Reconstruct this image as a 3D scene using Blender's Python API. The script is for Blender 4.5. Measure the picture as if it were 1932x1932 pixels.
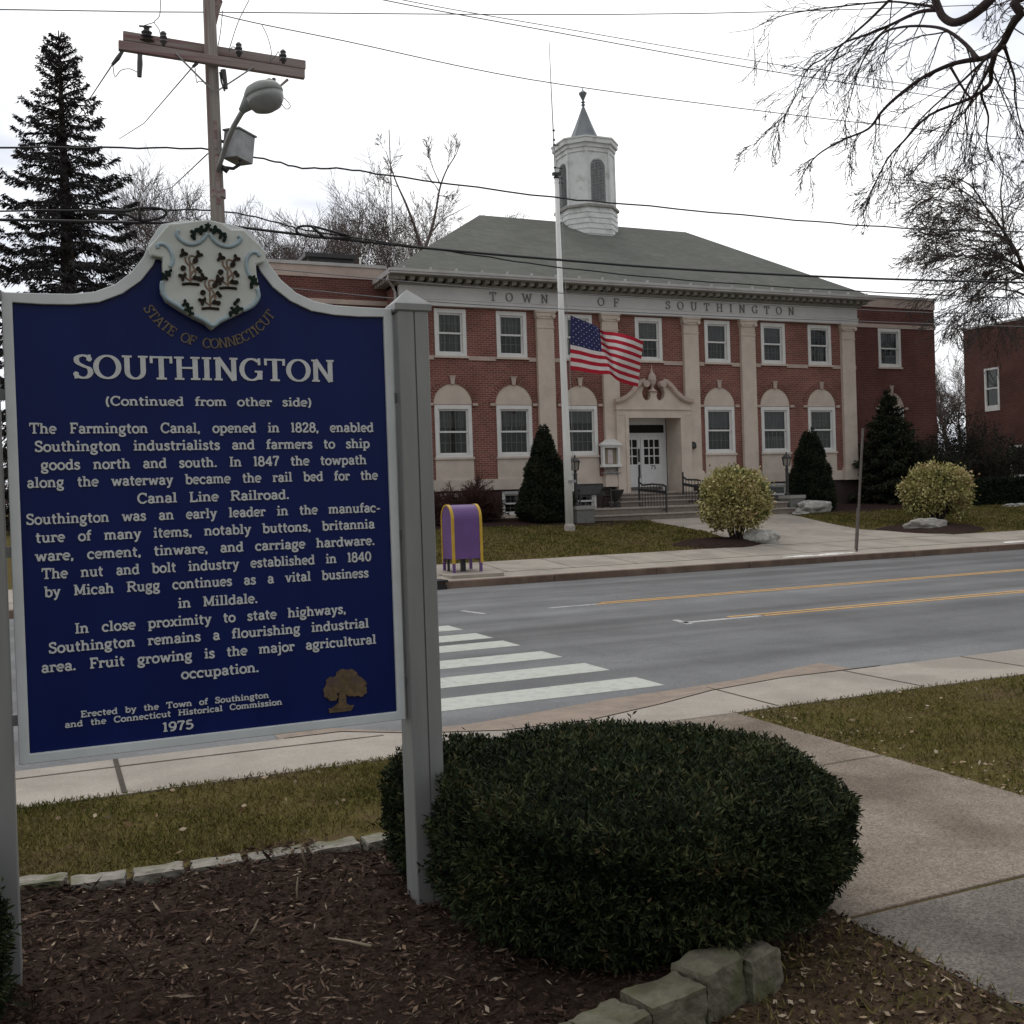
import bpy, math, random
import numpy as np
from mathutils import Matrix, Vector
R = math.radians
for o in list(bpy.data.objects): bpy.data.objects.remove(o)
SC = bpy.context.scene
COL = SC.collection

# ------------------------------------------------------------------ camera
PSI, ROLL, PITCH, EYE, FPX = R(23.6), R(1.93), R(-.65), 1.75, 2000.0
_f = Vector((math.sin(PSI)*math.cos(PITCH), math.cos(PSI)*math.cos(PITCH), math.sin(PITCH)))
_r0 = Vector((math.cos(PSI), -math.sin(PSI), 0)); _u0 = _r0.cross(_f)
_r = _r0*math.cos(ROLL) - _u0*math.sin(ROLL); _u = _u0*math.cos(ROLL) + _r0*math.sin(ROLL)
CAMO = Vector((0, 0, EYE))
cd = bpy.data.cameras.new('camera'); cam = bpy.data.objects.new('camera', cd); COL.objects.link(cam)
cd.sensor_width = 36; cd.lens = 36*FPX/1932; cd.clip_start = .1; cd.clip_end = 3000
m = Matrix((( _r.x, _u.x, -_f.x, 0), (_r.y, _u.y, -_f.y, 0), (_r.z, _u.z, -_f.z, EYE), (0, 0, 0, 1)))
cam.matrix_world = m
SC.camera = cam

# ------------------------------------------------------------------ sky, sun, exposure
SUN_EL, SUN_AZ = R(56), R(8)
w = bpy.data.worlds.new('World'); SC.world = w; w.use_nodes = True
nt = w.node_tree; nt.nodes.clear(); N = nt.nodes.new; L = nt.links.new
out = N('ShaderNodeOutputWorld'); bg = N('ShaderNodeBackground'); bg2 = N('ShaderNodeBackground'); mix = N('ShaderNodeMixShader')
sky = N('ShaderNodeTexSky'); sky.sky_type = 'NISHITA'; sky.sun_disc = False; sky.sun_elevation = SUN_EL; sky.sun_rotation = SUN_AZ
bg.inputs['Strength'].default_value = .1; L(sky.outputs[0], bg.inputs['Color'])
tc = N('ShaderNodeTexCoord'); mp = N('ShaderNodeMapping'); mp.inputs['Scale'].default_value = (1, 1, 2.6); mp.inputs['Location'].default_value = (.35, .2, .1)
L(tc.outputs['Generated'], mp.inputs['Vector'])
nz = N('ShaderNodeTexNoise'); nz.inputs['Scale'].default_value = 2.3; nz.inputs['Detail'].default_value = 7; nz.inputs['Roughness'].default_value = .55
L(mp.outputs[0], nz.inputs['Vector'])
cr = N('ShaderNodeValToRGB'); e = cr.color_ramp.elements
e[0].position = .36; e[0].color = (.56, .59, .66, 1); e[1].position = .535; e[1].color = (1.0, 1.0, 1.0, 1)
L(nz.outputs['Fac'], cr.inputs['Fac']); L(cr.outputs[0], bg2.inputs['Color'])
# the cloud is thin and bright towards the hidden sun, thick and dull on the other side of the sky
sx_ = N('ShaderNodeVectorMath'); sx_.operation = 'DOT_PRODUCT'; L(tc.outputs['Generated'], sx_.inputs[0]); sx_.inputs[1].default_value = (.1, .9, .42)
sm_ = N('ShaderNodeMapRange'); sm_.inputs['From Min'].default_value = -.75; sm_.inputs['From Max'].default_value = .75; sm_.inputs['To Min'].default_value = .62; sm_.inputs['To Max'].default_value = 1.5
L(sx_.outputs['Value'], sm_.inputs['Value']); L(sm_.outputs[0], bg2.inputs['Strength'])
mix.inputs[0].default_value = .94; L(bg.outputs[0], mix.inputs[1]); L(bg2.outputs[0], mix.inputs[2]); L(mix.outputs[0], out.inputs['Surface'])
sd = bpy.data.lights.new('sun', 'SUN'); sun = bpy.data.objects.new('sun', sd); COL.objects.link(sun)
sd.energy = .7; sd.angle = R(25); sd.color = (1, .96, .9)
_sd = Vector((math.sin(SUN_AZ)*math.cos(SUN_EL), math.cos(SUN_AZ)*math.cos(SUN_EL), math.sin(SUN_EL)))
sun.rotation_euler = _sd.to_track_quat('Z', 'Y').to_euler(); sun.location = (0, -20, 40)
SC.view_settings.view_transform = 'Standard'; SC.view_settings.look = 'None'; SC.view_settings.exposure = -.1; SC.view_settings.gamma = 1
SC.render.engine = 'CYCLES'; SC.cycles.max_bounces = 6; SC.cycles.transparent_max_bounces = 8

# ------------------------------------------------------------------ helpers
def _ray(x, y): return _f + _r*((x-966)/FPX) - _u*((y-966)/FPX)
def at(x, y, Y): d = _ray(x, y); return CAMO + d*(Y/d.y)
def atX(x, y, X): d = _ray(x, y); return CAMO + d*(X/d.x)
def zt(Y, X=0):
    return float(np.interp(Y, [-60, 8, 8.01, 21.1, 21.11, 24, 33, 60, 200], [0, 0, -.08, -.08, .07, .25, 1.1, 1.25, 2.2]))
def arr(p): return np.array(p, dtype=float)

def new_mesh_obj(name, me, mat, parent):
    o = bpy.data.objects.new(name, me); COL.objects.link(o)
    if mat is not None:
        for mm in (mat if isinstance(mat, (list, tuple)) else [mat]): me.materials.append(mm)
    if parent is not None:
        o.parent = parent; o.matrix_parent_inverse = Matrix.Translation(-Vector(parent.location)) if parent.parent is None else Matrix.Identity(4)
    return o
def tag(o, label=None, cat=None, group=None, kind=None):
    if label: o['label'] = label
    if cat: o['category'] = cat
    if group: o['group'] = group
    if kind: o['kind'] = kind
    return o
def thing(name, loc, label, cat, group=None):
    o = bpy.data.objects.new(name, None); COL.objects.link(o); o.location = loc
    o.empty_display_size = .2
    return tag(o, label, cat, group)

class MB:
    def __init__(s): s.v = []; s.f = []; s.m = []; s.mi = 0
    def add(s, vs, fs):
        b = len(s.v); s.v += [tuple(x) for x in vs]
        for f in fs: s.f.append(tuple(b+i for i in f)); s.m.append(s.mi)
        return s
    def box(s, x0, x1, y0, y1, z0, z1):
        vs = [(x0,y0,z0),(x1,y0,z0),(x1,y1,z0),(x0,y1,z0),(x0,y0,z1),(x1,y0,z1),(x1,y1,z1),(x0,y1,z1)]
        return s.add(vs, [(0,3,2,1),(4,5,6,7),(0,1,5,4),(1,2,6,5),(2,3,7,6),(3,0,4,7)])
    def bar(s, p, q, w, h=None, up=(0,0,1)):
        p, q = Vector(p), Vector(q); h = h or w; d = (q-p).normalized(); u = Vector(up)
        if abs(d.dot(u)) > .98: u = Vector((1,0,0))
        a = d.cross(u).normalized()*w/2; b = a.cross(d).normalized()*h/2
        vs = [p-a-b,p+a-b,p+a+b,p-a+b,q-a-b,q+a-b,q+a+b,q-a+b]
        return s.add(vs, [(0,3,2,1),(4,5,6,7),(0,1,5,4),(1,2,6,5),(2,3,7,6),(3,0,4,7)])
    def tube(s, pts, rad, n=8, cap=True):
        pts = [Vector(p) for p in pts]
        if not isinstance(rad, (list, tuple)): rad = [rad]*len(pts)
        vs = []; prev = None
        for i, p in enumerate(pts):
            d = (pts[min(i+1, len(pts)-1)] - pts[max(i-1, 0)]).normalized()
            if prev is None:
                a = d.cross(Vector((0,0,1)) if abs(d.z) < .9 else Vector((1,0,0))).normalized()
            else:
                a = (prev - d*prev.dot(d)).normalized()
            prev = a; b = d.cross(a)
            for k in range(n):
                t = 2*math.pi*k/n; vs.append(p + (a*math.cos(t)+b*math.sin(t))*rad[i])
        fs = []
        for i in range(len(pts)-1):
            for k in range(n):
                k2 = (k+1) % n; fs.append((i*n+k, i*n+k2, (i+1)*n+k2, (i+1)*n+k))
        if cap: fs.append(tuple(range(n-1, -1, -1))); fs.append(tuple((len(pts)-1)*n+k for k in range(n)))
        return s.add(vs, fs)
    def lathe(s, c, prof, n=16, a0=0.0, sx=1, sy=1):
        vs = []; fs = []
        for r, z in prof:
            for k in range(n):
                t = a0+2*math.pi*k/n; vs.append((c[0]+r*math.cos(t)*sx, c[1]+r*math.sin(t)*sy, c[2]+z))
        for i in range(len(prof)-1):
            for k in range(n):
                k2 = (k+1) % n; fs.append((i*n+k, i*n+k2, (i+1)*n+k2, (i+1)*n+k))
        fs.append(tuple(range(n-1, -1, -1))); fs.append(tuple((len(prof)-1)*n+k for k in range(n)))
        return s.add(vs, fs)
    def prism(s, poly, y0, y1):
        """poly in (x,z), extruded from y0 (front) to y1"""
        n = len(poly)
        area = sum(poly[i][0]*poly[(i+1)%n][1]-poly[(i+1)%n][0]*poly[i][1] for i in range(n))
        if area < 0: poly = poly[::-1]
        vs = [(x, y0, z) for x, z in poly] + [(x, y1, z) for x, z in poly]
        fs = [tuple(range(n)), tuple(range(2*n-1, n-1, -1))]
        fs += [(i, i+n, (i+1) % n + n, (i+1) % n) for i in range(n)]
        return s.add(vs, fs)
    def flat(s, poly, z0, z1):
        """poly in (x,y), extruded z0..z1"""
        n = len(poly)
        area = sum(poly[i][0]*poly[(i+1)%n][1]-poly[(i+1)%n][0]*poly[i][1] for i in range(n))
        if area < 0: poly = poly[::-1]
        vs = [(x, y, z1) for x, y in poly] + [(x, y, z0) for x, y in poly]
        fs = [tuple(range(n)), tuple(range(2*n-1, n-1, -1))]
        fs += [(i, i+n, (i+1) % n + n, (i+1) % n) for i in range(n)]
        return s.add(vs, fs)
    def build(s, name, mat, parent=None, smooth=False, bevel=0):
        me = bpy.data.meshes.new(name); me.from_pydata(s.v, [], s.f)
        if isinstance(mat, (list, tuple)): me.polygons.foreach_set('material_index', s.m)
        if smooth: me.polygons.foreach_set('use_smooth', [True]*len(me.polygons))
        me.update()
        o = new_mesh_obj(name, me, mat, parent)
        if bevel:
            b = o.modifiers.new('bevel', 'BEVEL'); b.width = bevel; b.segments = 2; b.limit_method = 'ANGLE'
        return o

def np_mesh(name, V, F, mat, parent=None, tint=None, smooth=False, mi=None):
    V = np.asarray(V, dtype=np.float32); F = np.asarray(F, dtype=np.int32); k = F.shape[1]
    me = bpy.data.meshes.new(name)
    me.vertices.add(len(V)); me.vertices.foreach_set('co', V.ravel())
    me.loops.add(F.size); me.loops.foreach_set('vertex_index', F.ravel())
    me.polygons.add(len(F)); me.polygons.foreach_set('loop_start', np.arange(0, F.size, k, dtype=np.int32))
    if smooth: me.polygons.foreach_set('use_smooth', np.ones(len(F), dtype=bool))
    if mi is not None: me.polygons.foreach_set('material_index', np.asarray(mi, dtype=np.int32))
    me.update(calc_edges=True)
    if tint is not None:
        at_ = me.attributes.new('tint', 'FLOAT', 'FACE'); at_.data.foreach_set('value', np.asarray(tint, dtype=np.float32))
    return new_mesh_obj(name, me, mat, parent)

def unit(v): return v/np.maximum(np.linalg.norm(v, axis=-1, keepdims=True), 1e-9)
def leaves(P, D, ln, wd, rng, jit=.5, fold=0.0):
    """one diamond leaf per point, long axis ~ D"""
    n = len(P); D = unit(D + rng.normal(0, jit, (n, 3)))
    S = unit(np.cross(D, rng.normal(0, 1, (n, 3))))
    l = (ln*rng.uniform(.7, 1.3, n))[:, None]; w_ = (wd*rng.uniform(.7, 1.3, n))[:, None]
    V = np.stack([P, P+D*l*.5+S*w_*.5, P+D*l, P+D*l*.5-S*w_*.5], 1).reshape(-1, 3)
    return V, np.arange(4*n).reshape(n, 4)
def tubes_np(S, n=5):
    """S rows: p(3) q(3) r0 r1"""
    S = np.asarray(S, dtype=float); p, q = S[:, :3], S[:, 3:6]; r0, r1 = S[:, 6:7], S[:, 7:8]
    d = unit(q-p); ref = np.where(np.abs(d[:, 2:3]) < .9, np.array([[0, 0, 1.]]), np.array([[1., 0, 0]]))
    a = unit(np.cross(d, ref)); b = np.cross(d, a); m = len(S)
    V = np.zeros((m, 2*n, 3))
    for k in range(n):
        t = 2*math.pi*k/n; o = a*math.cos(t)+b*math.sin(t)
        V[:, k] = p+o*r0; V[:, n+k] = q+d*r1*.5+o*r1
    base = (np.arange(m)*2*n)[:, None]
    F = np.concatenate([base+np.array([[k, (k+1) % n, n+(k+1) % n, n+k]]) for k in range(n)], 1).reshape(-1, 4)
    return V.reshape(-1, 3), F

# ------------------------------------------------------------------ materials
def nmat(name):
    mt = bpy.data.materials.new(name); mt.use_nodes = True
    t = mt.node_tree; b = t.nodes['Principled BSDF']
    return mt, t, b, t.nodes.new, t.links.new
def c4(c): return (c[0], c[1], c[2], 1)
def MAT(name, c1, c2=None, scale=6, rough=.75, bump=0, bscale=40, spec=.3, metal=0, detail=5, stretch=(1,1,1), c3=None, s3=1.2, tint=None, lo=.35, hi=.65, c3lo=.5, c3hi=.7):
    mt, t, b, N, L = nmat(name)
    b.inputs['Roughness'].default_value = rough; b.inputs['Metallic'].default_value = metal; b.inputs['Specular IOR Level'].default_value = spec
    if c2 is None and tint is None:
        b.inputs['Base Color'].default_value = c4(c1)
    g = N('ShaderNodeNewGeometry'); mp = N('ShaderNodeMapping'); mp.inputs['Scale'].default_value = stretch; L(g.outputs['Position'], mp.inputs['Vector'])
    src = None
    if c2 is not None:
        nz = N('ShaderNodeTexNoise'); nz.inputs['Scale'].default_value = scale; nz.inputs['Detail'].default_value = detail; nz.inputs['Roughness'].default_value = .6
        L(mp.outputs[0], nz.inputs['Vector']); r = N('ShaderNodeValToRGB'); r.color_ramp.elements[0].position = lo; r.color_ramp.elements[1].position = hi
        r.color_ramp.elements[0].color = c4(c1); r.color_ramp.elements[1].color = c4(c2); L(nz.outputs['Fac'], r.inputs['Fac']); src = r.outputs[0]
        if c3 is not None:
            n3 = N('ShaderNodeTexNoise'); n3.inputs['Scale'].default_value = s3; n3.inputs['Detail'].default_value = 4; L(mp.outputs[0], n3.inputs['Vector'])
            r3 = N('ShaderNodeMapRange'); r3.inputs['From Min'].default_value = c3lo; r3.inputs['From Max'].default_value = c3hi; L(n3.outputs['Fac'], r3.inputs['Value'])
            mx = N('ShaderNodeMix'); mx.data_type = 'RGBA'; L(r3.outputs[0], mx.inputs['Factor']); L(src, mx.inputs[6]); mx.inputs[7].default_value = c4(c3); src = mx.outputs[2]
    if tint is not None:
        a = N('ShaderNodeAttribute'); a.attribute_name = 'tint'; r = N('ShaderNodeValToRGB'); els = r.color_ramp.elements
        while len(els) < len(tint): els.new(.5)
        for i, c in enumerate(tint): els[i].position = i/(len(tint)-1); els[i].color = c4(c)
        L(a.outputs['Fac'], r.inputs['Fac']); src = r.outputs[0]
    if src is not None: L(src, b.inputs['Base Color'])
    if bump:
        n2 = N('ShaderNodeTexNoise'); n2.inputs['Scale'].default_value = bscale; n2.inputs['Detail'].default_value = 6; L(mp.outputs[0], n2.inputs['Vector'])
        bp = N('ShaderNodeBump'); bp.inputs['Strength'].default_value = bump; bp.inputs['Distance'].default_value = .02; L(n2.outputs['Fac'], bp.inputs['Height']); L(bp.outputs[0], b.inputs['Normal'])
    return mt
def BRICK(name, c1, c2, mortar, bw=.215, rh=.075, ms=.009):
    mt, t, b, N, L = nmat(name)
    g = N('ShaderNodeNewGeometry'); s = N('ShaderNodeSeparateXYZ'); L(g.outputs['Position'], s.inputs[0])
    ad = N('ShaderNodeMath'); L(s.outputs['X'], ad.inputs[0]); L(s.outputs['Y'], ad.inputs[1])
    cb = N('ShaderNodeCombineXYZ'); L(ad.outputs[0], cb.inputs['X']); L(s.outputs['Z'], cb.inputs['Y'])
    bt = N('ShaderNodeTexBrick'); bt.inputs['Scale'].default_value = 1; bt.inputs['Brick Width'].default_value = bw; bt.inputs['Row Height'].default_value = rh
    bt.inputs['Mortar Size'].default_value = ms; bt.inputs['Color1'].default_value = c4(c1); bt.inputs['Color2'].default_value = c4(c2); bt.inputs['Mortar'].default_value = c4(mortar)
    bt.inputs['Bias'].default_value = -.1; L(cb.outputs[0], bt.inputs['Vector'])
    nz = N('ShaderNodeTexNoise'); nz.inputs['Scale'].default_value = .9; nz.inputs['Detail'].default_value = 6; L(g.outputs['Position'], nz.inputs['Vector'])
    mr = N('ShaderNodeMapRange'); mr.inputs['From Min'].default_value = .3; mr.inputs['From Max'].default_value = .7; mr.inputs['To Min'].default_value = .78; mr.inputs['To Max'].default_value = 1.15; L(nz.outputs['Fac'], mr.inputs['Value'])
    mx = N('ShaderNodeMix'); mx.data_type = 'RGBA'; mx.blend_type = 'MULTIPLY'; mx.inputs['Factor'].default_value = 1; L(bt.outputs['Color'], mx.inputs[6]); L(mr.outputs[0], mx.inputs[7])
    L(mx.outputs[2], b.inputs['Base Color']); b.inputs['Roughness'].default_value = .9; b.inputs['Specular IOR Level'].default_value = .2
    bp = N('ShaderNodeBump'); bp.inputs['Strength'].default_value = .5; bp.inputs['Distance'].default_value = .01; bp.invert = True; L(bt.outputs['Fac'], bp.inputs['Height']); L(bp.outputs[0], b.inputs['Normal'])
    return mt

M = {}
M['brick'] = BRICK('brick', (.255,.085,.066), (.165,.054,.045), (.30,.23,.20))
M['brick_shaded'] = BRICK('brick_shaded', (.155,.052,.044), (.11,.038,.034), (.17,.115,.10))  # wall brick darkened: dimmer light on the set-back wings is in the colour
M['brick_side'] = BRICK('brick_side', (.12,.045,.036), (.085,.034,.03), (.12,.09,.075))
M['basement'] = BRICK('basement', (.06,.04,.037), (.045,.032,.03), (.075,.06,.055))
M['cream'] = MAT('cream_stone', (.63,.545,.47), (.54,.465,.40), scale=2.2, rough=.85, bump=.08)
M['pink_stone'] = MAT('pink_stone', (.52,.415,.365), (.43,.34,.30), scale=2, rough=.85)
M['trim'] = MAT('white_trim', (.66,.66,.64), (.48,.48,.465), scale=1.4, rough=.6, c3=(.40,.39,.37), s3=2.5)
M['frieze'] = MAT('frieze_paint', (.68,.68,.67), (.60,.60,.595), scale=1.1, rough=.65)
M['sash'] = MAT('window_paint', (.74,.74,.72), (.66,.66,.645), scale=3, rough=.5)
M['gutter'] = MAT('gutter_metal', (.50,.49,.475), (.41,.40,.39), scale=2, rough=.6)
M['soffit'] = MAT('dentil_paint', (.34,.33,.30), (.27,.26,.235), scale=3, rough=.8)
M['cupola'] = MAT('cupola_paint', (.74,.755,.75), (.66,.675,.67), scale=1.6, rough=.6, c3=(.52,.525,.50), s3=3)
M['spire'] = MAT('lead_roof', (.15,.165,.18), (.20,.215,.225), scale=2, rough=.5, metal=.3)
M['louver'] = MAT('louver_grey', (.24,.245,.25), (.32,.325,.33), scale=8, rough=.7)
M['dark'] = MAT('unlit_interior', (.018,.017,.017), rough=.9)  # near-black stands in for unlit rooms seen through window and door glass
M['black'] = MAT('black_iron', (.018,.018,.02), (.03,.03,.03), scale=9, rough=.45, spec=.5)
M['metal_grey'] = MAT('grey_metal', (.25,.255,.26), (.33,.335,.34), scale=6, rough=.5, metal=.4)
M['granite'] = MAT('granite', (.24,.235,.215), (.36,.345,.32), scale=40, rough=.9, bump=.2)
M['granite_dark'] = MAT('granite_dark', (.14,.145,.13), (.20,.20,.185), scale=20, rough=.9)
M['riser_shaded'] = MAT('step_riser_shaded', (.17,.145,.125), (.23,.195,.17), scale=5, rough=.9)  # step stone darkened: the shadow on the risers is in the colour
M['muntin'] = MAT('muntin_grey', (.15,.148,.145), rough=.6)
M['step'] = MAT('step_stone', (.30,.26,.23), (.38,.33,.29), scale=8, rough=.9)
# roof shingles
mt, t, b, N, L = nmat('roof_shingle'); g = N('ShaderNodeNewGeometry'); s = N('ShaderNodeSeparateXYZ'); L(g.outputs['Position'], s.inputs[0])
ad = N('ShaderNodeMath'); L(s.outputs['X'], ad.inputs[0]); L(s.outputs['Y'], ad.inputs[1]); cb = N('ShaderNodeCombineXYZ'); L(ad.outputs[0], cb.inputs['X']); L(s.outputs['Z'], cb.inputs['Y'])
bt = N('ShaderNodeTexBrick'); bt.inputs['Scale'].default_value = 1; bt.inputs['Brick Width'].default_value = .3; bt.inputs['Row Height'].default_value = .075; bt.inputs['Mortar Size'].default_value = .004
bt.inputs['Color1'].default_value = c4((.125,.13,.115)); bt.inputs['Color2'].default_value = c4((.155,.158,.142)); bt.inputs['Mortar'].default_value = c4((.10,.103,.092)); L(cb.outputs[0], bt.inputs['Vector'])
nz = N('ShaderNodeTexNoise'); nz.inputs['Scale'].default_value = .7; nz.inputs['Detail'].default_value = 6; L(g.outputs['Position'], nz.inputs['Vector'])
mr = N('ShaderNodeMapRange'); mr.inputs['To Min'].default_value = .8; mr.inputs['To Max'].default_value = 1.2; L(nz.outputs['Fac'], mr.inputs['Value'])
mx = N('ShaderNodeMix'); mx.data_type = 'RGBA'; mx.blend_type = 'MULTIPLY'; mx.inputs['Factor'].default_value = 1; L(bt.outputs['Color'], mx.inputs[6]); L(mr.outputs[0], mx.inputs[7]); L(mx.outputs[2], b.inputs['Base Color'])
b.inputs['Roughness'].default_value = .95; b.inputs['Specular IOR Level'].default_value = .15; M['roof'] = mt
# window glass: thin pane, reflects by Fresnel, lets the rest through
mt, t, b, N, L = nmat('window_glass'); t.nodes.remove(b); o_ = [n for n in t.nodes if n.type == 'OUTPUT_MATERIAL'][0]
gl = N('ShaderNodeBsdfGlossy'); gl.inputs['Roughness'].default_value = .03; gl.inputs['Color'].default_value = (.9,.95,.95,1)
tr = N('ShaderNodeBsdfTransparent'); tr.inputs['Color'].default_value = (.82,.86,.85,1); fr = N('ShaderNodeFresnel'); fr.inputs['IOR'].default_value = 1.5
ms = N('ShaderNodeMixShader'); L(fr.outputs[0], ms.inputs[0]); L(tr.outputs[0], ms.inputs[1]); L(gl.outputs[0], ms.inputs[2]); L(ms.outputs[0], o_.inputs['Surface']); M['glass'] = mt
# curtain cloth: light and dark bands paint in the shading of vertical folds
def CURTAIN(name, c1, c2):
    mt, t, b, N, L = nmat(name); g = N('ShaderNodeNewGeometry'); wv = N('ShaderNodeTexWave'); wv.inputs['Scale'].default_value = 2.2; wv.inputs['Distortion'].default_value = 1.5; wv.inputs['Detail'].default_value = 2
    L(g.outputs['Position'], wv.inputs['Vector']); r = N('ShaderNodeValToRGB'); r.color_ramp.elements[0].color = c4(c1); r.color_ramp.elements[1].color = c4(c2); L(wv.outputs['Fac'], r.inputs['Fac']); L(r.outputs[0], b.inputs['Base Color']); b.inputs['Roughness'].default_value = .9
    return mt
M['curtain'] = CURTAIN('window_curtain', (.045,.043,.043), (.17,.162,.16)); M['blind'] = MAT('window_blind', (.17,.175,.18), (.13,.135,.14), scale=3, rough=.8)
# ground and road
M['grass'] = MAT('lawn', (.115,.095,.030), (.08,.06,.025), scale=14, rough=1, bump=.6, bscale=60, spec=.05, c3=(.10,.068,.038), s3=1.6, detail=8)
M['mulch'] = MAT('mulch', (.026,.018,.014), (.054,.036,.028), scale=30, rough=1, bump=1, bscale=50, spec=.05, detail=8)
M['mulch_far'] = MAT('mulch_far', (.026,.017,.015), (.045,.028,.024), scale=10, rough=1, bump=.5, bscale=30, spec=.05, detail=8)
M['walk'] = MAT('concrete_walk', (.385,.325,.265), (.32,.27,.222), scale=2.4, rough=.9, bump=.06, bscale=90, detail=10, c3=(.27,.235,.20), s3=.9)
def CONCRETE(name, c1, c2, stain, agg, aggs=150):
    mt, t, b, N, L = nmat(name); g = N('ShaderNodeNewGeometry')
    n1 = N('ShaderNodeTexNoise'); n1.inputs['Scale'].default_value = 2.2; n1.inputs['Detail'].default_value = 9; n1.inputs['Roughness'].default_value = .65; L(g.outputs['Position'], n1.inputs['Vector'])
    r = N('ShaderNodeValToRGB'); r.color_ramp.elements[0].position = .36; r.color_ramp.elements[1].position = .64; r.color_ramp.elements[0].color = c4(c1); r.color_ramp.elements[1].color = c4(c2); L(n1.outputs['Fac'], r.inputs['Fac'])
    n2 = N('ShaderNodeTexNoise'); n2.inputs['Scale'].default_value = .85; n2.inputs['Detail'].default_value = 5; n2.inputs['Distortion'].default_value = .6; L(g.outputs['Position'], n2.inputs['Vector'])
    m1 = N('ShaderNodeMapRange'); m1.inputs['From Min'].default_value = .46; m1.inputs['From Max'].default_value = .62; L(n2.outputs['Fac'], m1.inputs['Value'])
    x1 = N('ShaderNodeMix'); x1.data_type = 'RGBA'; L(m1.outputs[0], x1.inputs['Factor']); L(r.outputs[0], x1.inputs[6]); x1.inputs[7].default_value = c4(stain)
    vo = N('ShaderNodeTexVoronoi'); vo.inputs['Scale'].default_value = aggs; L(g.outputs['Position'], vo.inputs['Vector'])
    sp = N('ShaderNodeSeparateColor'); L(vo.outputs['Color'], sp.inputs[0]); m2 = N('ShaderNodeMapRange'); m2.inputs['To Min'].default_value = 1-agg; m2.inputs['To Max'].default_value = 1+agg; L(sp.outputs[0], m2.inputs['Value'])
    x2 = N('ShaderNodeMix'); x2.data_type = 'RGBA'; x2.blend_type = 'MULTIPLY'; x2.inputs['Factor'].default_value = 1; L(x1.outputs[2], x2.inputs[6]); L(m2.outputs[0], x2.inputs[7]); L(x2.outputs[2], b.inputs['Base Color'])
    b.inputs['Roughness'].default_value = .92; b.inputs['Specular IOR Level'].default_value = .2
    bp = N('ShaderNodeBump'); bp.inputs['Strength'].default_value = .25; bp.inputs['Distance'].default_value = .004; L(sp.outputs[0], bp.inputs['Height']); L(bp.outputs[0], b.inputs['Normal']); return mt
M['walk'] = CONCRETE('concrete_walk', (.315,.28,.24), (.37,.33,.285), (.275,.246,.212), .14)
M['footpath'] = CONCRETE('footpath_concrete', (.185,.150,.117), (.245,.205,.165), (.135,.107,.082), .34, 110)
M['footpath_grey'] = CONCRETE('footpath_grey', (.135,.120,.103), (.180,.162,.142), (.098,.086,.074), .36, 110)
M['soil'] = MAT('bare_soil', (.050,.034,.022), (.085,.058,.037), scale=9, rough=1, bump=.8, bscale=45, spec=.05, detail=9, c3=(.055,.05,.018), s3=3)
M['kerb'] = MAT('brown_kerb', (.15,.10,.075), (.10,.068,.053), scale=3, rough=.9, bump=.2, c3=(.22,.16,.12), s3=1.5)
M['rail_wood'] = MAT('rail', (.2,.1,.1))
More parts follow.
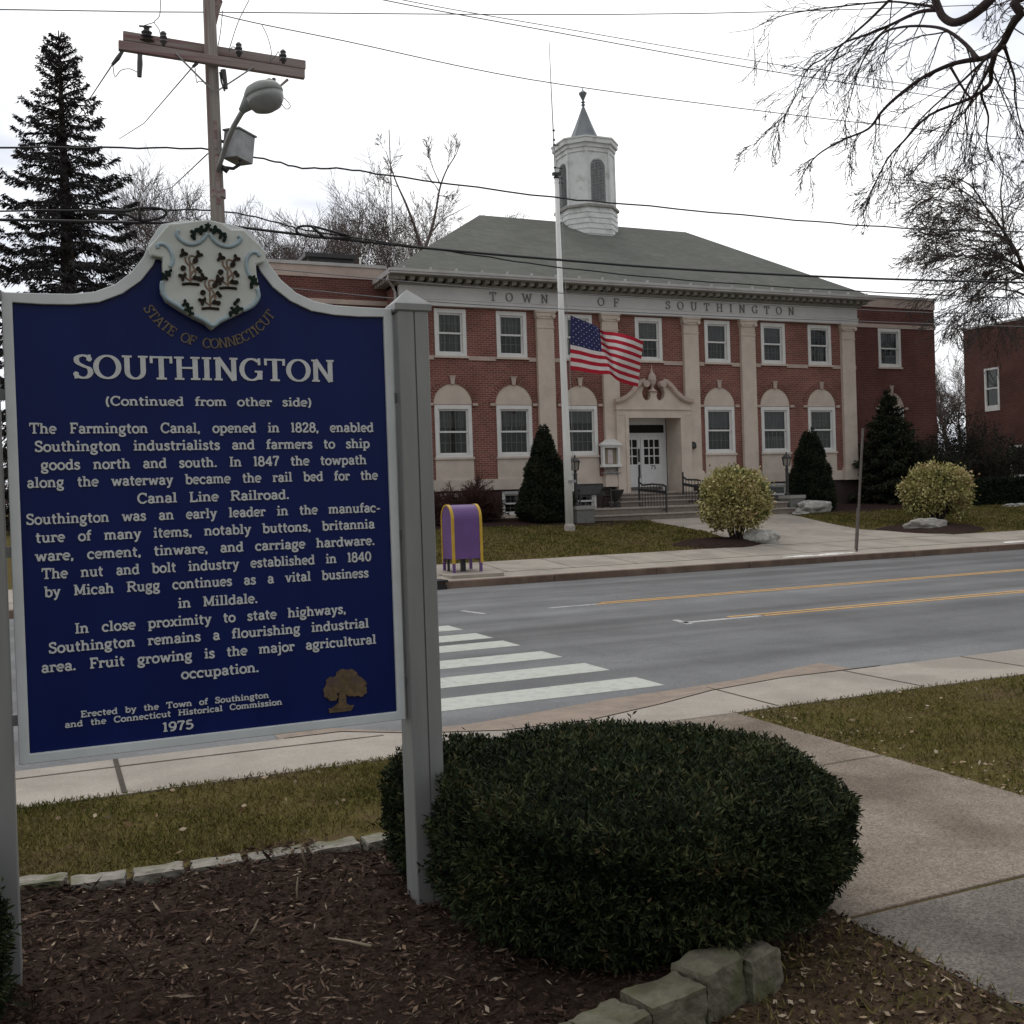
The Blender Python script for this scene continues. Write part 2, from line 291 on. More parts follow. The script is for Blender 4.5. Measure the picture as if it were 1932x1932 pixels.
def ASPHALT():
    mt, t, b, N, L = nmat('asphalt'); g = N('ShaderNodeNewGeometry'); mp = N('ShaderNodeMapping'); mp.inputs['Scale'].default_value = (.06,.9,1); L(g.outputs['Position'], mp.inputs['Vector'])
    n1 = N('ShaderNodeTexNoise'); n1.inputs['Scale'].default_value = 1; n1.inputs['Detail'].default_value = 6; L(mp.outputs[0], n1.inputs['Vector'])
    r = N('ShaderNodeValToRGB'); r.color_ramp.elements[0].position = .36; r.color_ramp.elements[1].position = .66; r.color_ramp.elements[0].color = c4((.098,.098,.099)); r.color_ramp.elements[1].color = c4((.175,.177,.18)); L(n1.outputs['Fac'], r.inputs['Fac'])
    n2 = N('ShaderNodeTexNoise'); n2.inputs['Scale'].default_value = 45; n2.inputs['Detail'].default_value = 8; L(g.outputs['Position'], n2.inputs['Vector'])
    mr = N('ShaderNodeMapRange'); mr.inputs['From Min'].default_value = .3; mr.inputs['From Max'].default_value = .7; mr.inputs['To Min'].default_value = .85; mr.inputs['To Max'].default_value = 1.15; L(n2.outputs['Fac'], mr.inputs['Value'])
    mx = N('ShaderNodeMix'); mx.data_type = 'RGBA'; mx.blend_type = 'MULTIPLY'; mx.inputs['Factor'].default_value = 1; L(r.outputs[0], mx.inputs[6]); L(mr.outputs[0], mx.inputs[7])
    # fine dark cracks
    vo = N('ShaderNodeTexVoronoi'); vo.feature = 'DISTANCE_TO_EDGE'; vo.inputs['Scale'].default_value = .33; ds = N('ShaderNodeTexNoise'); ds.inputs['Scale'].default_value = 1.6; ds.inputs['Detail'].default_value = 5; L(g.outputs['Position'], ds.inputs['Vector'])
    va = N('ShaderNodeVectorMath'); va.operation = 'ADD'; L(g.outputs['Position'], va.inputs[0]); L(ds.outputs['Color'], va.inputs[1]); L(va.outputs[0], vo.inputs['Vector'])
    cm = N('ShaderNodeMapRange'); cm.inputs['From Max'].default_value = .010; cm.inputs['To Min'].default_value = .88; L(vo.outputs['Distance'], cm.inputs['Value'])
    m2 = N('ShaderNodeMix'); m2.data_type = 'RGBA'; m2.blend_type = 'MULTIPLY'; m2.inputs['Factor'].default_value = 1; L(mx.outputs[2], m2.inputs[6]); L(cm.outputs[0], m2.inputs[7]); st = N('ShaderNodeTexNoise'); st.inputs['Scale'].default_value = .55; st.inputs['Detail'].default_value = 9; st.inputs['Roughness'].default_value = .62; L(g.outputs['Position'], st.inputs['Vector'])
    sr = N('ShaderNodeMapRange'); sr.inputs['From Min'].default_value = .38; sr.inputs['From Max'].default_value = .68; sr.inputs['To Min'].default_value = 1.12; sr.inputs['To Max'].default_value = .76; L(st.outputs['Fac'], sr.inputs['Value'])
    m3 = N('ShaderNodeMix'); m3.data_type = 'RGBA'; m3.blend_type = 'MULTIPLY'; m3.inputs['Factor'].default_value = 1; L(m2.outputs[2], m3.inputs[6]); L(sr.outputs[0], m3.inputs[7]); L(m3.outputs[2], b.inputs['Base Color'])
    b.inputs['Roughness'].default_value = .85; b.inputs['Specular IOR Level'].default_value = .3
    bp = N('ShaderNodeBump'); bp.inputs['Strength'].default_value = .3; bp.inputs['Distance'].default_value = .01; L(n2.outputs['Fac'], bp.inputs['Height']); L(bp.outputs[0], b.inputs['Normal'])
    return mt
M['asphalt'] = ASPHALT()
def PAINT(name, c, worn, lo=.42):
    mt, t, b, N, L = nmat(name); g = N('ShaderNodeNewGeometry'); n1 = N('ShaderNodeTexNoise'); n1.inputs['Scale'].default_value = 9; n1.inputs['Detail'].default_value = 9; n1.inputs['Roughness'].default_value = .7; L(g.outputs['Position'], n1.inputs['Vector'])
    r = N('ShaderNodeValToRGB'); r.color_ramp.elements[0].position = lo-.1; r.color_ramp.elements[1].position = lo+.1; r.color_ramp.elements[0].color = c4(worn); r.color_ramp.elements[1].color = c4(c); L(n1.outputs['Fac'], r.inputs['Fac']); L(r.outputs[0], b.inputs['Base Color']); b.inputs['Roughness'].default_value = .8
    return mt
M['white_paint'] = PAINT('crosswalk_paint', (.44,.45,.405), (.33,.335,.31), .42)
M['yellow_paint'] = PAINT('yellow_paint', (.52,.30,.09), (.33,.22,.11), .45)
M['salt'] = PAINT('road_salt', (.78,.76,.72), (.50,.46,.41), .46)
M['worn_paint'] = PAINT('worn_white', (.45,.44,.42), (.25,.25,.25), .48)
# sign
M['sign_blue'] = MAT('sign_blue', (.0015,.008,.076), (.0022,.011,.092), scale=1.3, rough=.36, spec=.2, stretch=(3,1,.6))
M['sign_white'] = MAT('sign_white', (.60,.635,.635), (.52,.55,.55), scale=5, rough=.5)
M['letter'] = MAT('letter_silver', (.58,.60,.60), (.50,.52,.52), scale=20, rough=.45)
M['letter_gold'] = MAT('letter_faded', (.11,.085,.06), (.19,.155,.11), scale=50, rough=.6)
M['post'] = MAT('post_aluminium', (.215,.22,.215), (.255,.26,.25), scale=3, rough=.5, metal=.25, stretch=(3,3,.5))
M['shield'] = MAT('shield_white', (.55,.575,.55), (.46,.48,.45), scale=9, rough=.55)
M['scroll'] = MAT('scroll_blue', (.33,.43,.48), (.27,.34,.37), scale=12, rough=.5)
M['vine'] = MAT('vine_brown', (.26,.18,.13), (.16,.11,.08), scale=40, rough=.6)
M['vine_leaf'] = MAT('vine_leaf', (.014,.014,.010), (.035,.024,.018), scale=50, rough=.8, spec=.1)
M['acanthus'] = MAT('acanthus_green', (.006,.016,.015), (.016,.024,.016), scale=40, rough=.8, spec=.1)
M['oak'] = MAT('oak_relief', (.075,.055,.03), (.15,.10,.05), scale=45, rough=.6, c3=(.09,.06,.06), s3=20)
# plants
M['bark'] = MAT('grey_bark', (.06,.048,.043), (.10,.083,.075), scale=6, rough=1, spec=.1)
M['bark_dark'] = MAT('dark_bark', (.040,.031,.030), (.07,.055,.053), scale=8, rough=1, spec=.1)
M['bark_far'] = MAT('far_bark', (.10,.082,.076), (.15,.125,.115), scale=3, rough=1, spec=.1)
M['yew'] = MAT('yew_foliage', (0,0,0), tint=[(.006,.009,.005),(.015,.024,.010),(.030,.043,.017),(.055,.060,.024),(.075,.055,.028)], rough=.8, spec=.12)
M['shaded_core'] = MAT('shaded_core', (.006,.008,.005), (.010,.010,.007), scale=30, rough=1)  # near-black for solid cores that paint the shade deep inside foliage
M['conifer'] = MAT('conifer_foliage', (0,0,0), tint=[(.009,.014,.009),(.018,.026,.015),(.030,.036,.019),(.050,.040,.025)], rough=.8, spec=.15)
M['spruce_m'] = MAT('spruce_needles', (0,0,0), tint=[(.026,.024,.025),(.042,.040,.040),(.062,.058,.057)], rough=.9, spec=.1)
M['yellow_leaf'] = MAT('variegated_leaf', (0,0,0), tint=[(.04,.06,.025),(.15,.155,.05),(.34,.31,.11),(.48,.43,.20),(.36,.24,.13)], rough=.55, spec=.3)
M['barberry'] = MAT('barberry_twigs', (.055,.025,.024), (.08,.04,.035), scale=6, rough=1)
M['blade'] = MAT('grass_blade', (0,0,0), tint=[(.058,.064,.016),(.105,.100,.024),(.15,.125,.042),(.20,.16,.07),(.085,.058,.03)], rough=.9, spec=.1)
M['chip'] = MAT('mulch_chip', (0,0,0), tint=[(.014,.010,.008),(.040,.025,.019),(.078,.048,.036),(.125,.08,.057),(.32,.25,.19)], rough=.95, spec=.08)
M['leaf_litter'] = MAT('dry_leaf', (0,0,0), tint=[(.16,.09,.045),(.30,.22,.14),(.42,.35,.26)], rough=.9)
M['rock'] = MAT('boulder', (.34,.325,.30), (.24,.225,.205), scale=5, rough=.95, bump=.5, bscale=12)
M['rock_white'] = MAT('white_boulder', (.44,.435,.41), (.27,.26,.235), scale=7, rough=.95, bump=.5, bscale=10)
M['edging_near'] = MAT('mossy_block', (.075,.068,.045), (.155,.143,.105), scale=9, rough=.98, bump=.8, bscale=24, c3=(.085,.09,.04), s3=7)
M['edging'] = MAT('edging_stone', (.20,.185,.155), (.30,.275,.235), scale=14, rough=.95, bump=.6, bscale=30, c3=(.13,.13,.075), s3=6)
# misc
M['wood_pole'] = MAT('pole_wood', (.23,.205,.185), (.31,.285,.26), scale=3, rough=.95, stretch=(9,9,.35), c3=(.17,.11,.095), s3=1.3, bump=.3, bscale=6)
M['arm_wood'] = MAT('arm_wood', (.26,.215,.20), (.33,.285,.27), scale=3, rough=.95, stretch=(.4,9,9), c3=(.22,.12,.12), s3=1.1, c3lo=.46, c3hi=.66)
M['porcelain'] = MAT('brown_porcelain', (.035,.032,.035), (.06,.055,.055), scale=8, rough=.3, spec=.5)
M['lamp_grey'] = MAT('lamp_grey', (.20,.215,.205), (.26,.275,.26), scale=3, rough=.5, metal=.2)
M['cable'] = MAT('black_cable', (.022,.021,.023), rough=.6)
M['thin_wire'] = MAT('grey_wire', (.16,.16,.165), rough=.6)
M['purple'] = MAT('purple_paint', (.135,.065,.215), (.115,.055,.185), scale=3, rough=.4, spec=.4)
M['yellow'] = MAT('yellow_trim', (.55,.36,.04), (.47,.29,.035), scale=6, rough=.45)
M['white_pole'] = MAT('white_pole', (.78,.78,.755), (.68,.68,.66), scale=2, rough=.4, stretch=(4,4,.5))
M['flag_red'] = MAT('flag_red', (.42,.012,.03), (.35,.010,.028), scale=5, rough=.85)
M['flag_white'] = MAT('flag_white', (.66,.62,.60), (.58,.54,.53), scale=5, rough=.85)
M['flag_blue'] = MAT('flag_blue', (.018,.020,.085), (.022,.026,.10), scale=5, rough=.85)
M['door'] = MAT('door_white', (.74,.76,.77), (.68,.70,.71), scale=3, rough=.45)
M['paper'] = MAT('notice_paper', (.62,.58,.57), (.50,.40,.41), scale=5, rough=.8)
M['tan'] = MAT('notice_board_back', (.25,.21,.16), rough=.8)
M['lamp_glass'] = MAT('lantern_glass', (.22,.20,.17), (.30,.28,.25), scale=8, rough=.2, spec=.5)
M['rust'] = MAT('sign_stake', (.17,.15,.135), (.12,.10,.09), scale=6, rough=.8, metal=.3)
M['black_rubber'] = MAT('black_plastic', (.02,.02,.022), rough=.6)
M['sand'] = MAT('gutter_sand', (.30,.235,.185), (.22,.18,.15), scale=6, rough=1, bump=.3, bscale=60, detail=10)
M['crack'] = MAT('joint_dirt', (.075,.06,.045), (.05,.042,.034), scale=20, rough=1)
rng = np.random.default_rng(7); random.seed(7)
# ================================================================== SETTING
def atZ(x, y, Z): d = _ray(x, y); return CAMO + d*((Z-EYE)/d.z)
def strip(name, rows, mat, kind='structure', parent=None):
    """rows: list of lists of points with equal length"""
    n = len(rows[0]); V = [p for r in rows for p in r]; F = []
    for i in range(len(rows)-1):
        for k in range(n-1): F.append((i*n+k, i*n+k+1, (i+1)*n+k+1, (i+1)*n+k))
    mb = MB(); mb.add(V, F); o = mb.build(name, mat, parent)
    if kind: o['kind'] = kind
    return o
ys = [-80, -20, 0, 7.4, 7.5, 21.15, 21.3, 24, 28.5, 33, 60, 120, 600]; zs_ = [0, 0, 0, 0, -.3, -.3, .03, .24, .675, 1.1, 1.25, 2, 6]
xs = [-300, -60, -20, -5, 5, 20, 40, 80, 160, 500]
strip('lawn_ground', [[(x, y, z) for x in xs] for y, z in zip(ys, zs_)], M['grass'])
mb = MB(); mb.box(-90, 160, 7.0, 21.1, -.32, -.08); tag(mb.build('road', M['asphalt']), kind='structure')
near_edge = [(-60, 8.0), (2.0, 8.0), (2.5, 7.62), (3.1, 7.36), (3.8, 7.33), (4.6, 7.58), (5.3, 7.86), (6.2, 8.03), (120, 8.05)]
poly = near_edge[::-1] + [(-60, 6.98), (120, 6.98)]
mb = MB(); mb.flat(poly, -.2, .012); tag(mb.build('sidewalk', M['walk']), kind='structure')
mb = MB()
for x in (.37, -1.2, -2.8): mb.box(x-.016, x+.016, 7.0, 7.99, .0155, .018)
for x in (5.35, 6.9, 8.4, 9.9, 11.4): mb.box(x-.006, x+.006, 7.0, 8.02, .0155, .017)
p = [(-3, 7.76), (.37, 7.75), (1.0, 7.74), (1.7, 7.72), (2.25, 7.70)]
for (x0, y0), (x1, y1) in zip(p[:-1], p[1:]): mb.add([(x0, y0-.01, .016), (x1, y1-.008, .016), (x1, y1+.008, .016), (x0, y0+.01, .016)], [(0,1,2,3)])
tag(mb.build('sidewalk_joint', M['crack']), kind='structure')
# sandy dropped kerb running down into the road at the crossing
e2 = [(1.6, 8.0), (2.0, 8.0), (2.5, 7.62), (3.1, 7.36), (3.8, 7.33), (4.6, 7.58), (5.3, 7.86), (6.2, 8.03), (7.4, 8.04)]
rows = [[(x, y-.14, .0165) for x, y in e2], [(x, y+.01, .0165) for x, y in e2], [(x, y+.16+.05*math.sin(x*5), -.03) for x, y in e2], [(x, y+.40+.1*math.sin(x*2.3+1), -.074) for x, y in e2], [(x, y+.75+.14*math.sin(x*1.7+1)+.05*math.sin(x*7), -.0775) for x, y in e2]]
strip('dropped_kerb_sand', rows[1:], M['sand'])
# footpath beside the bed
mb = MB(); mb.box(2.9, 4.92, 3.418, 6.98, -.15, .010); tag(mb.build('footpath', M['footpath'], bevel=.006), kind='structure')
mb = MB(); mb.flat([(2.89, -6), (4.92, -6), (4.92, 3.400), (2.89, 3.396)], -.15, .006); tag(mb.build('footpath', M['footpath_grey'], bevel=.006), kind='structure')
mb = MB(); mb.box(2.9, 4.92, 3.38, 3.43, -.16, -.02); tag(mb.build('footpath_joint', M['crack']), kind='structure')
mb = MB(); mb.flat([(.3, 1.2), (2.9, 1.2), (2.9, 3.9), (2.6, 3.6), (2.3, 3.2), (1.2, 2.9), (.6, 2.2)], -.02, .006); tag(mb.build('bare_soil', M['soil']), kind='structure')
mb = MB()
for y in (5.35, 1.5):
    pts = [(2.9+i*.2, y+.012*math.sin(i*1.7+y)) for i in range(11)]
    for (x0, y0), (x1, y1) in zip(pts[:-1], pts[1:]):
        hw = .013 if y < 4 else .004
        mb.add([(x0, y0-hw, .0145), (x1, y1-hw*1.2, .0145), (x1, y1+hw, .0145), (x0, y0+hw, .0145)], [(0,1,2,3)])
tag(mb.build('footpath_joint', M['crack']), kind='structure')
# mulch bed around the sign, gently mounded
BED = [(-1.6, 5.42), (1.75, 5.25), (2.55, 4.95), (2.78, 4.2), (2.70, 3.6), (2.38, 3.18), (1.5, 2.93), (.9, 2.72), (.2, 2.1), (-.4, 1.5), (-2.2, 1.4), (-2.4, 4)]
def in_bed(x, y, P=BED):
    c = False
    for i in range(len(P)):
        (x1, y1), (x2, y2) = P[i], P[i-1]
        if (y1 > y) != (y2 > y) and x < (x2-x1)*(y-y1)/(y2-y1)+x1: c = not c
    return c
def bed_z(x, y): return .05+.012*math.sin(x*5+y*3)+.012*math.sin(y*7-x*4)+.008*math.sin(x*13+y*11)
gx = np.arange(-2.6, 3.0, .06); gy = np.arange(1.3, 5.6, .06); idx = {}; V = []; F = []
for i, x in enumerate(gx):
    for j, y in enumerate(gy):
        V.append((x, y, bed_z(x, y) if in_bed(x, y) else -.03))
nj = len(gy)
for i in range(len(gx)-1):
    for j in range(nj-1):
        a = i*nj+j; q = (a, a+nj, a+nj+1, a+1)
        if any(V[k][2] > 0 for k in q): F.append(q)
tag(np_mesh('mulch_bed', V, F, M['mulch'], smooth=True), kind='structure')
# far side
mb = MB()
edges = np.arange(-60, 140, 2.6)
for a, b2 in zip(edges[:-1], edges[1:]): mb.box(a+.006, b2-.006, 21.1, 21.3, -.3, .07)
tag(mb.build('kerb', M['kerb'], bevel=.015), kind='structure')
rows = [[(x, y, z) for x in (-60, 0, 10, 20, 30, 60, 140)] for y, z in ((21.3, .066), (22.3, .135), (24.0, .262))]
strip('far_sidewalk', rows, M['walk'])
mb = MB(); mb.add([(-60, 22.1, .127), (140, 22.1, .127), (140, 22.13, .129), (-60, 22.13, .129)], [(0,1,2,3)])
for x in np.arange(1.0, 60, 1.7): mb.add([(x, 22.12, .131), (x+.015, 22.12, .131), (x+.015, 23.98, .268), (x, 23.98, .268)], [(0,1,2,3)])
tag(mb.build('far_sidewalk_joint', M['crack']), kind='structure')
lf = [(16.9, 23.9), (17.9, 25.2), (18.42, 27.5), (18.36, 30.1), (18.5, 31.4)]; rt = [(25.0, 23.9), (23.3, 26.0), (23.5, 27.7), (24.15, 30.2), (24.3, 31.4)]
rows = []
for (xl, yl), (xr, yr) in zip(lf, rt):
    rows.append([(xl+(xr-xl)*k/6, yl+(yr-yl)*k/6, zt(yl+(yr-yl)*k/6)+.018) for k in range(7)])
strip('front_walk', rows, M['walk'])
def mulch_patch(name, pts, dz=.03):
    c = (sum(p[0] for p in pts)/len(pts), sum(p[1] for p in pts)/len(pts)); n = len(pts); V = []; F = []
    for k, s in enumerate((1.0, .8, .45)):
        for x, y in pts:
            px, py = c[0]+(x-c[0])*s, c[1]+(y-c[1])*s; V.append((px, py, zt(py)+(.004 if k == 0 else dz*(k+.6))))
    for k in range(2):
        for i in range(n): F.append((k*n+i, k*n+(i+1) % n, (k+1)*n+(i+1) % n, (k+1)*n+i))
    F.append(tuple(range(2*n, 3*n))); mb = MB(); mb.add(V, F); return tag(mb.build(name, M['mulch_far'], smooth=True), kind='structure')
def blob(cx, cy, rx, ry, n=28, s=0): return [(cx+rx*math.cos(t)*(1+.08*math.sin(3*t+s)), cy+ry*math.sin(t)*(1+.08*math.cos(4*t+s))) for t in [2*math.pi*i/n for i in range(n)]]
mulch_patch('mulch_ring', blob(17.25, 24.85, 1.5, .92), .05); mulch_patch('mulch_ring', blob(25.5, 25.35, 1.9, 1.25, s=1), .05)
mulch_patch('mulch_border', [(8, 30.9), (12, 31.1), (14.5, 30.5), (16.4, 29.8), (18.2, 30.1), (18.35, 30.9), (16.6, 31.0), (16.4, 33.7), (8, 33.7)], .02)
mulch_patch('mulch_border', [(24.4, 31.3), (25.0, 30.3), (26.6, 30.2), (29, 30.8), (33, 31), (39, 31), (39, 35), (24.6, 33.8)], .02)
# painted markings
mb = MB()
zoomy = [(990, 915), (852, 790), (738, 688), (640, 600), (578, 540), (512, 480)]
for b_, t_ in zoomy:
    yb = atZ(824, (1600+b_/2.033)*.644, -.08).y; yt_ = atZ(824, (1600+t_/2.033)*.644, -.08).y
    mb.box(1.7, 5.36, yb, yt_, -.1, -.075)
tag(mb.build('crosswalk_stripes', M['white_paint']), kind='structure')
mb = MB()
mb.box(8.5, 140, 15.95, 16.06, -.1, -.075); mb.box(8.7, 140, 16.16, 16.26, -.1, -.075)
mb.box(9.1, 140, 12.98, 13.08, -.1, -.075); mb.box(9.6, 140, 12.78, 12.88, -.1, -.075)
tag(mb.build('yellow_centre_lines', M['yellow_paint']), kind='structure')
mb = MB(); a = atZ(872, 1152, -.075); b2 = atZ(915, 1158, -.075)
mb.bar((a.x, a.y, -.078), (b2.x, b2.y, -.078), .09, .006)
mb.box(8.2, 9.55, 12.76, 12.9, -.1, -.0745); mb.box(7.6, 8.5, 15.95, 16.06, -.1, -.0745); mb.bar((8.2, 12.65, -.078), (8.3, 13.2, -.078), .1, .007)
tag(mb.build('worn_white_markings', M['worn_paint']), kind='structure')
mb = MB()
for cx, w_ in ((17.9, 1.5), (25.6, 1.9)):
    for k in range(16):
        x = cx+random.uniform(-w_, w_)*.6; y = 21.45+random.uniform(0, .45)*(1-abs(x-cx)/w_); r = random.uniform(.08, .3)
        z = .066+(y-21.3)*.069+.006+k*.0004
        mb.add([(x+r*1.6*math.cos(t)*random.uniform(.7, 1.2), y+r*.45*math.sin(t), z+.069*r*.45*math.sin(t)) for t in [i*math.pi/4 for i in range(8)]], [tuple(range(8))])
tag(mb.build('salt_stain', M['salt']), kind='structure')

# ================================================================== LETTERING (slab-serif strokes)
def A(cx, cy, rx, ry, a0, a1, n=14): return [(cx+rx*math.cos(R(a0+(a1-a0)*i/n)), cy+ry*math.sin(R(a0+(a1-a0)*i/n))) for i in range(n+1)]
def SP(pts, n=5):
    P = [pts[0]]+list(pts)+[pts[-1]]; o = []
    for i in range(1, len(P)-2):
        for k in range(n):
            t = k/n; o.append(tuple(.5*((2*P[i][j])+(-P[i-1][j]+P[i+1][j])*t+(2*P[i-1][j]-5*P[i][j]+4*P[i+1][j]-P[i+2][j])*t*t+(-P[i-1][j]+3*P[i][j]-3*P[i+1][j]+P[i+2][j])*t**3) for j in (0, 1)))
    return o+[pts[-1]]
def H(x, y, h=.17): return ('s', x, y, h)
def Vs(x, y0, y1): return ('v', x, y0, y1)
xh = .68
def V2(*p): return list(p)
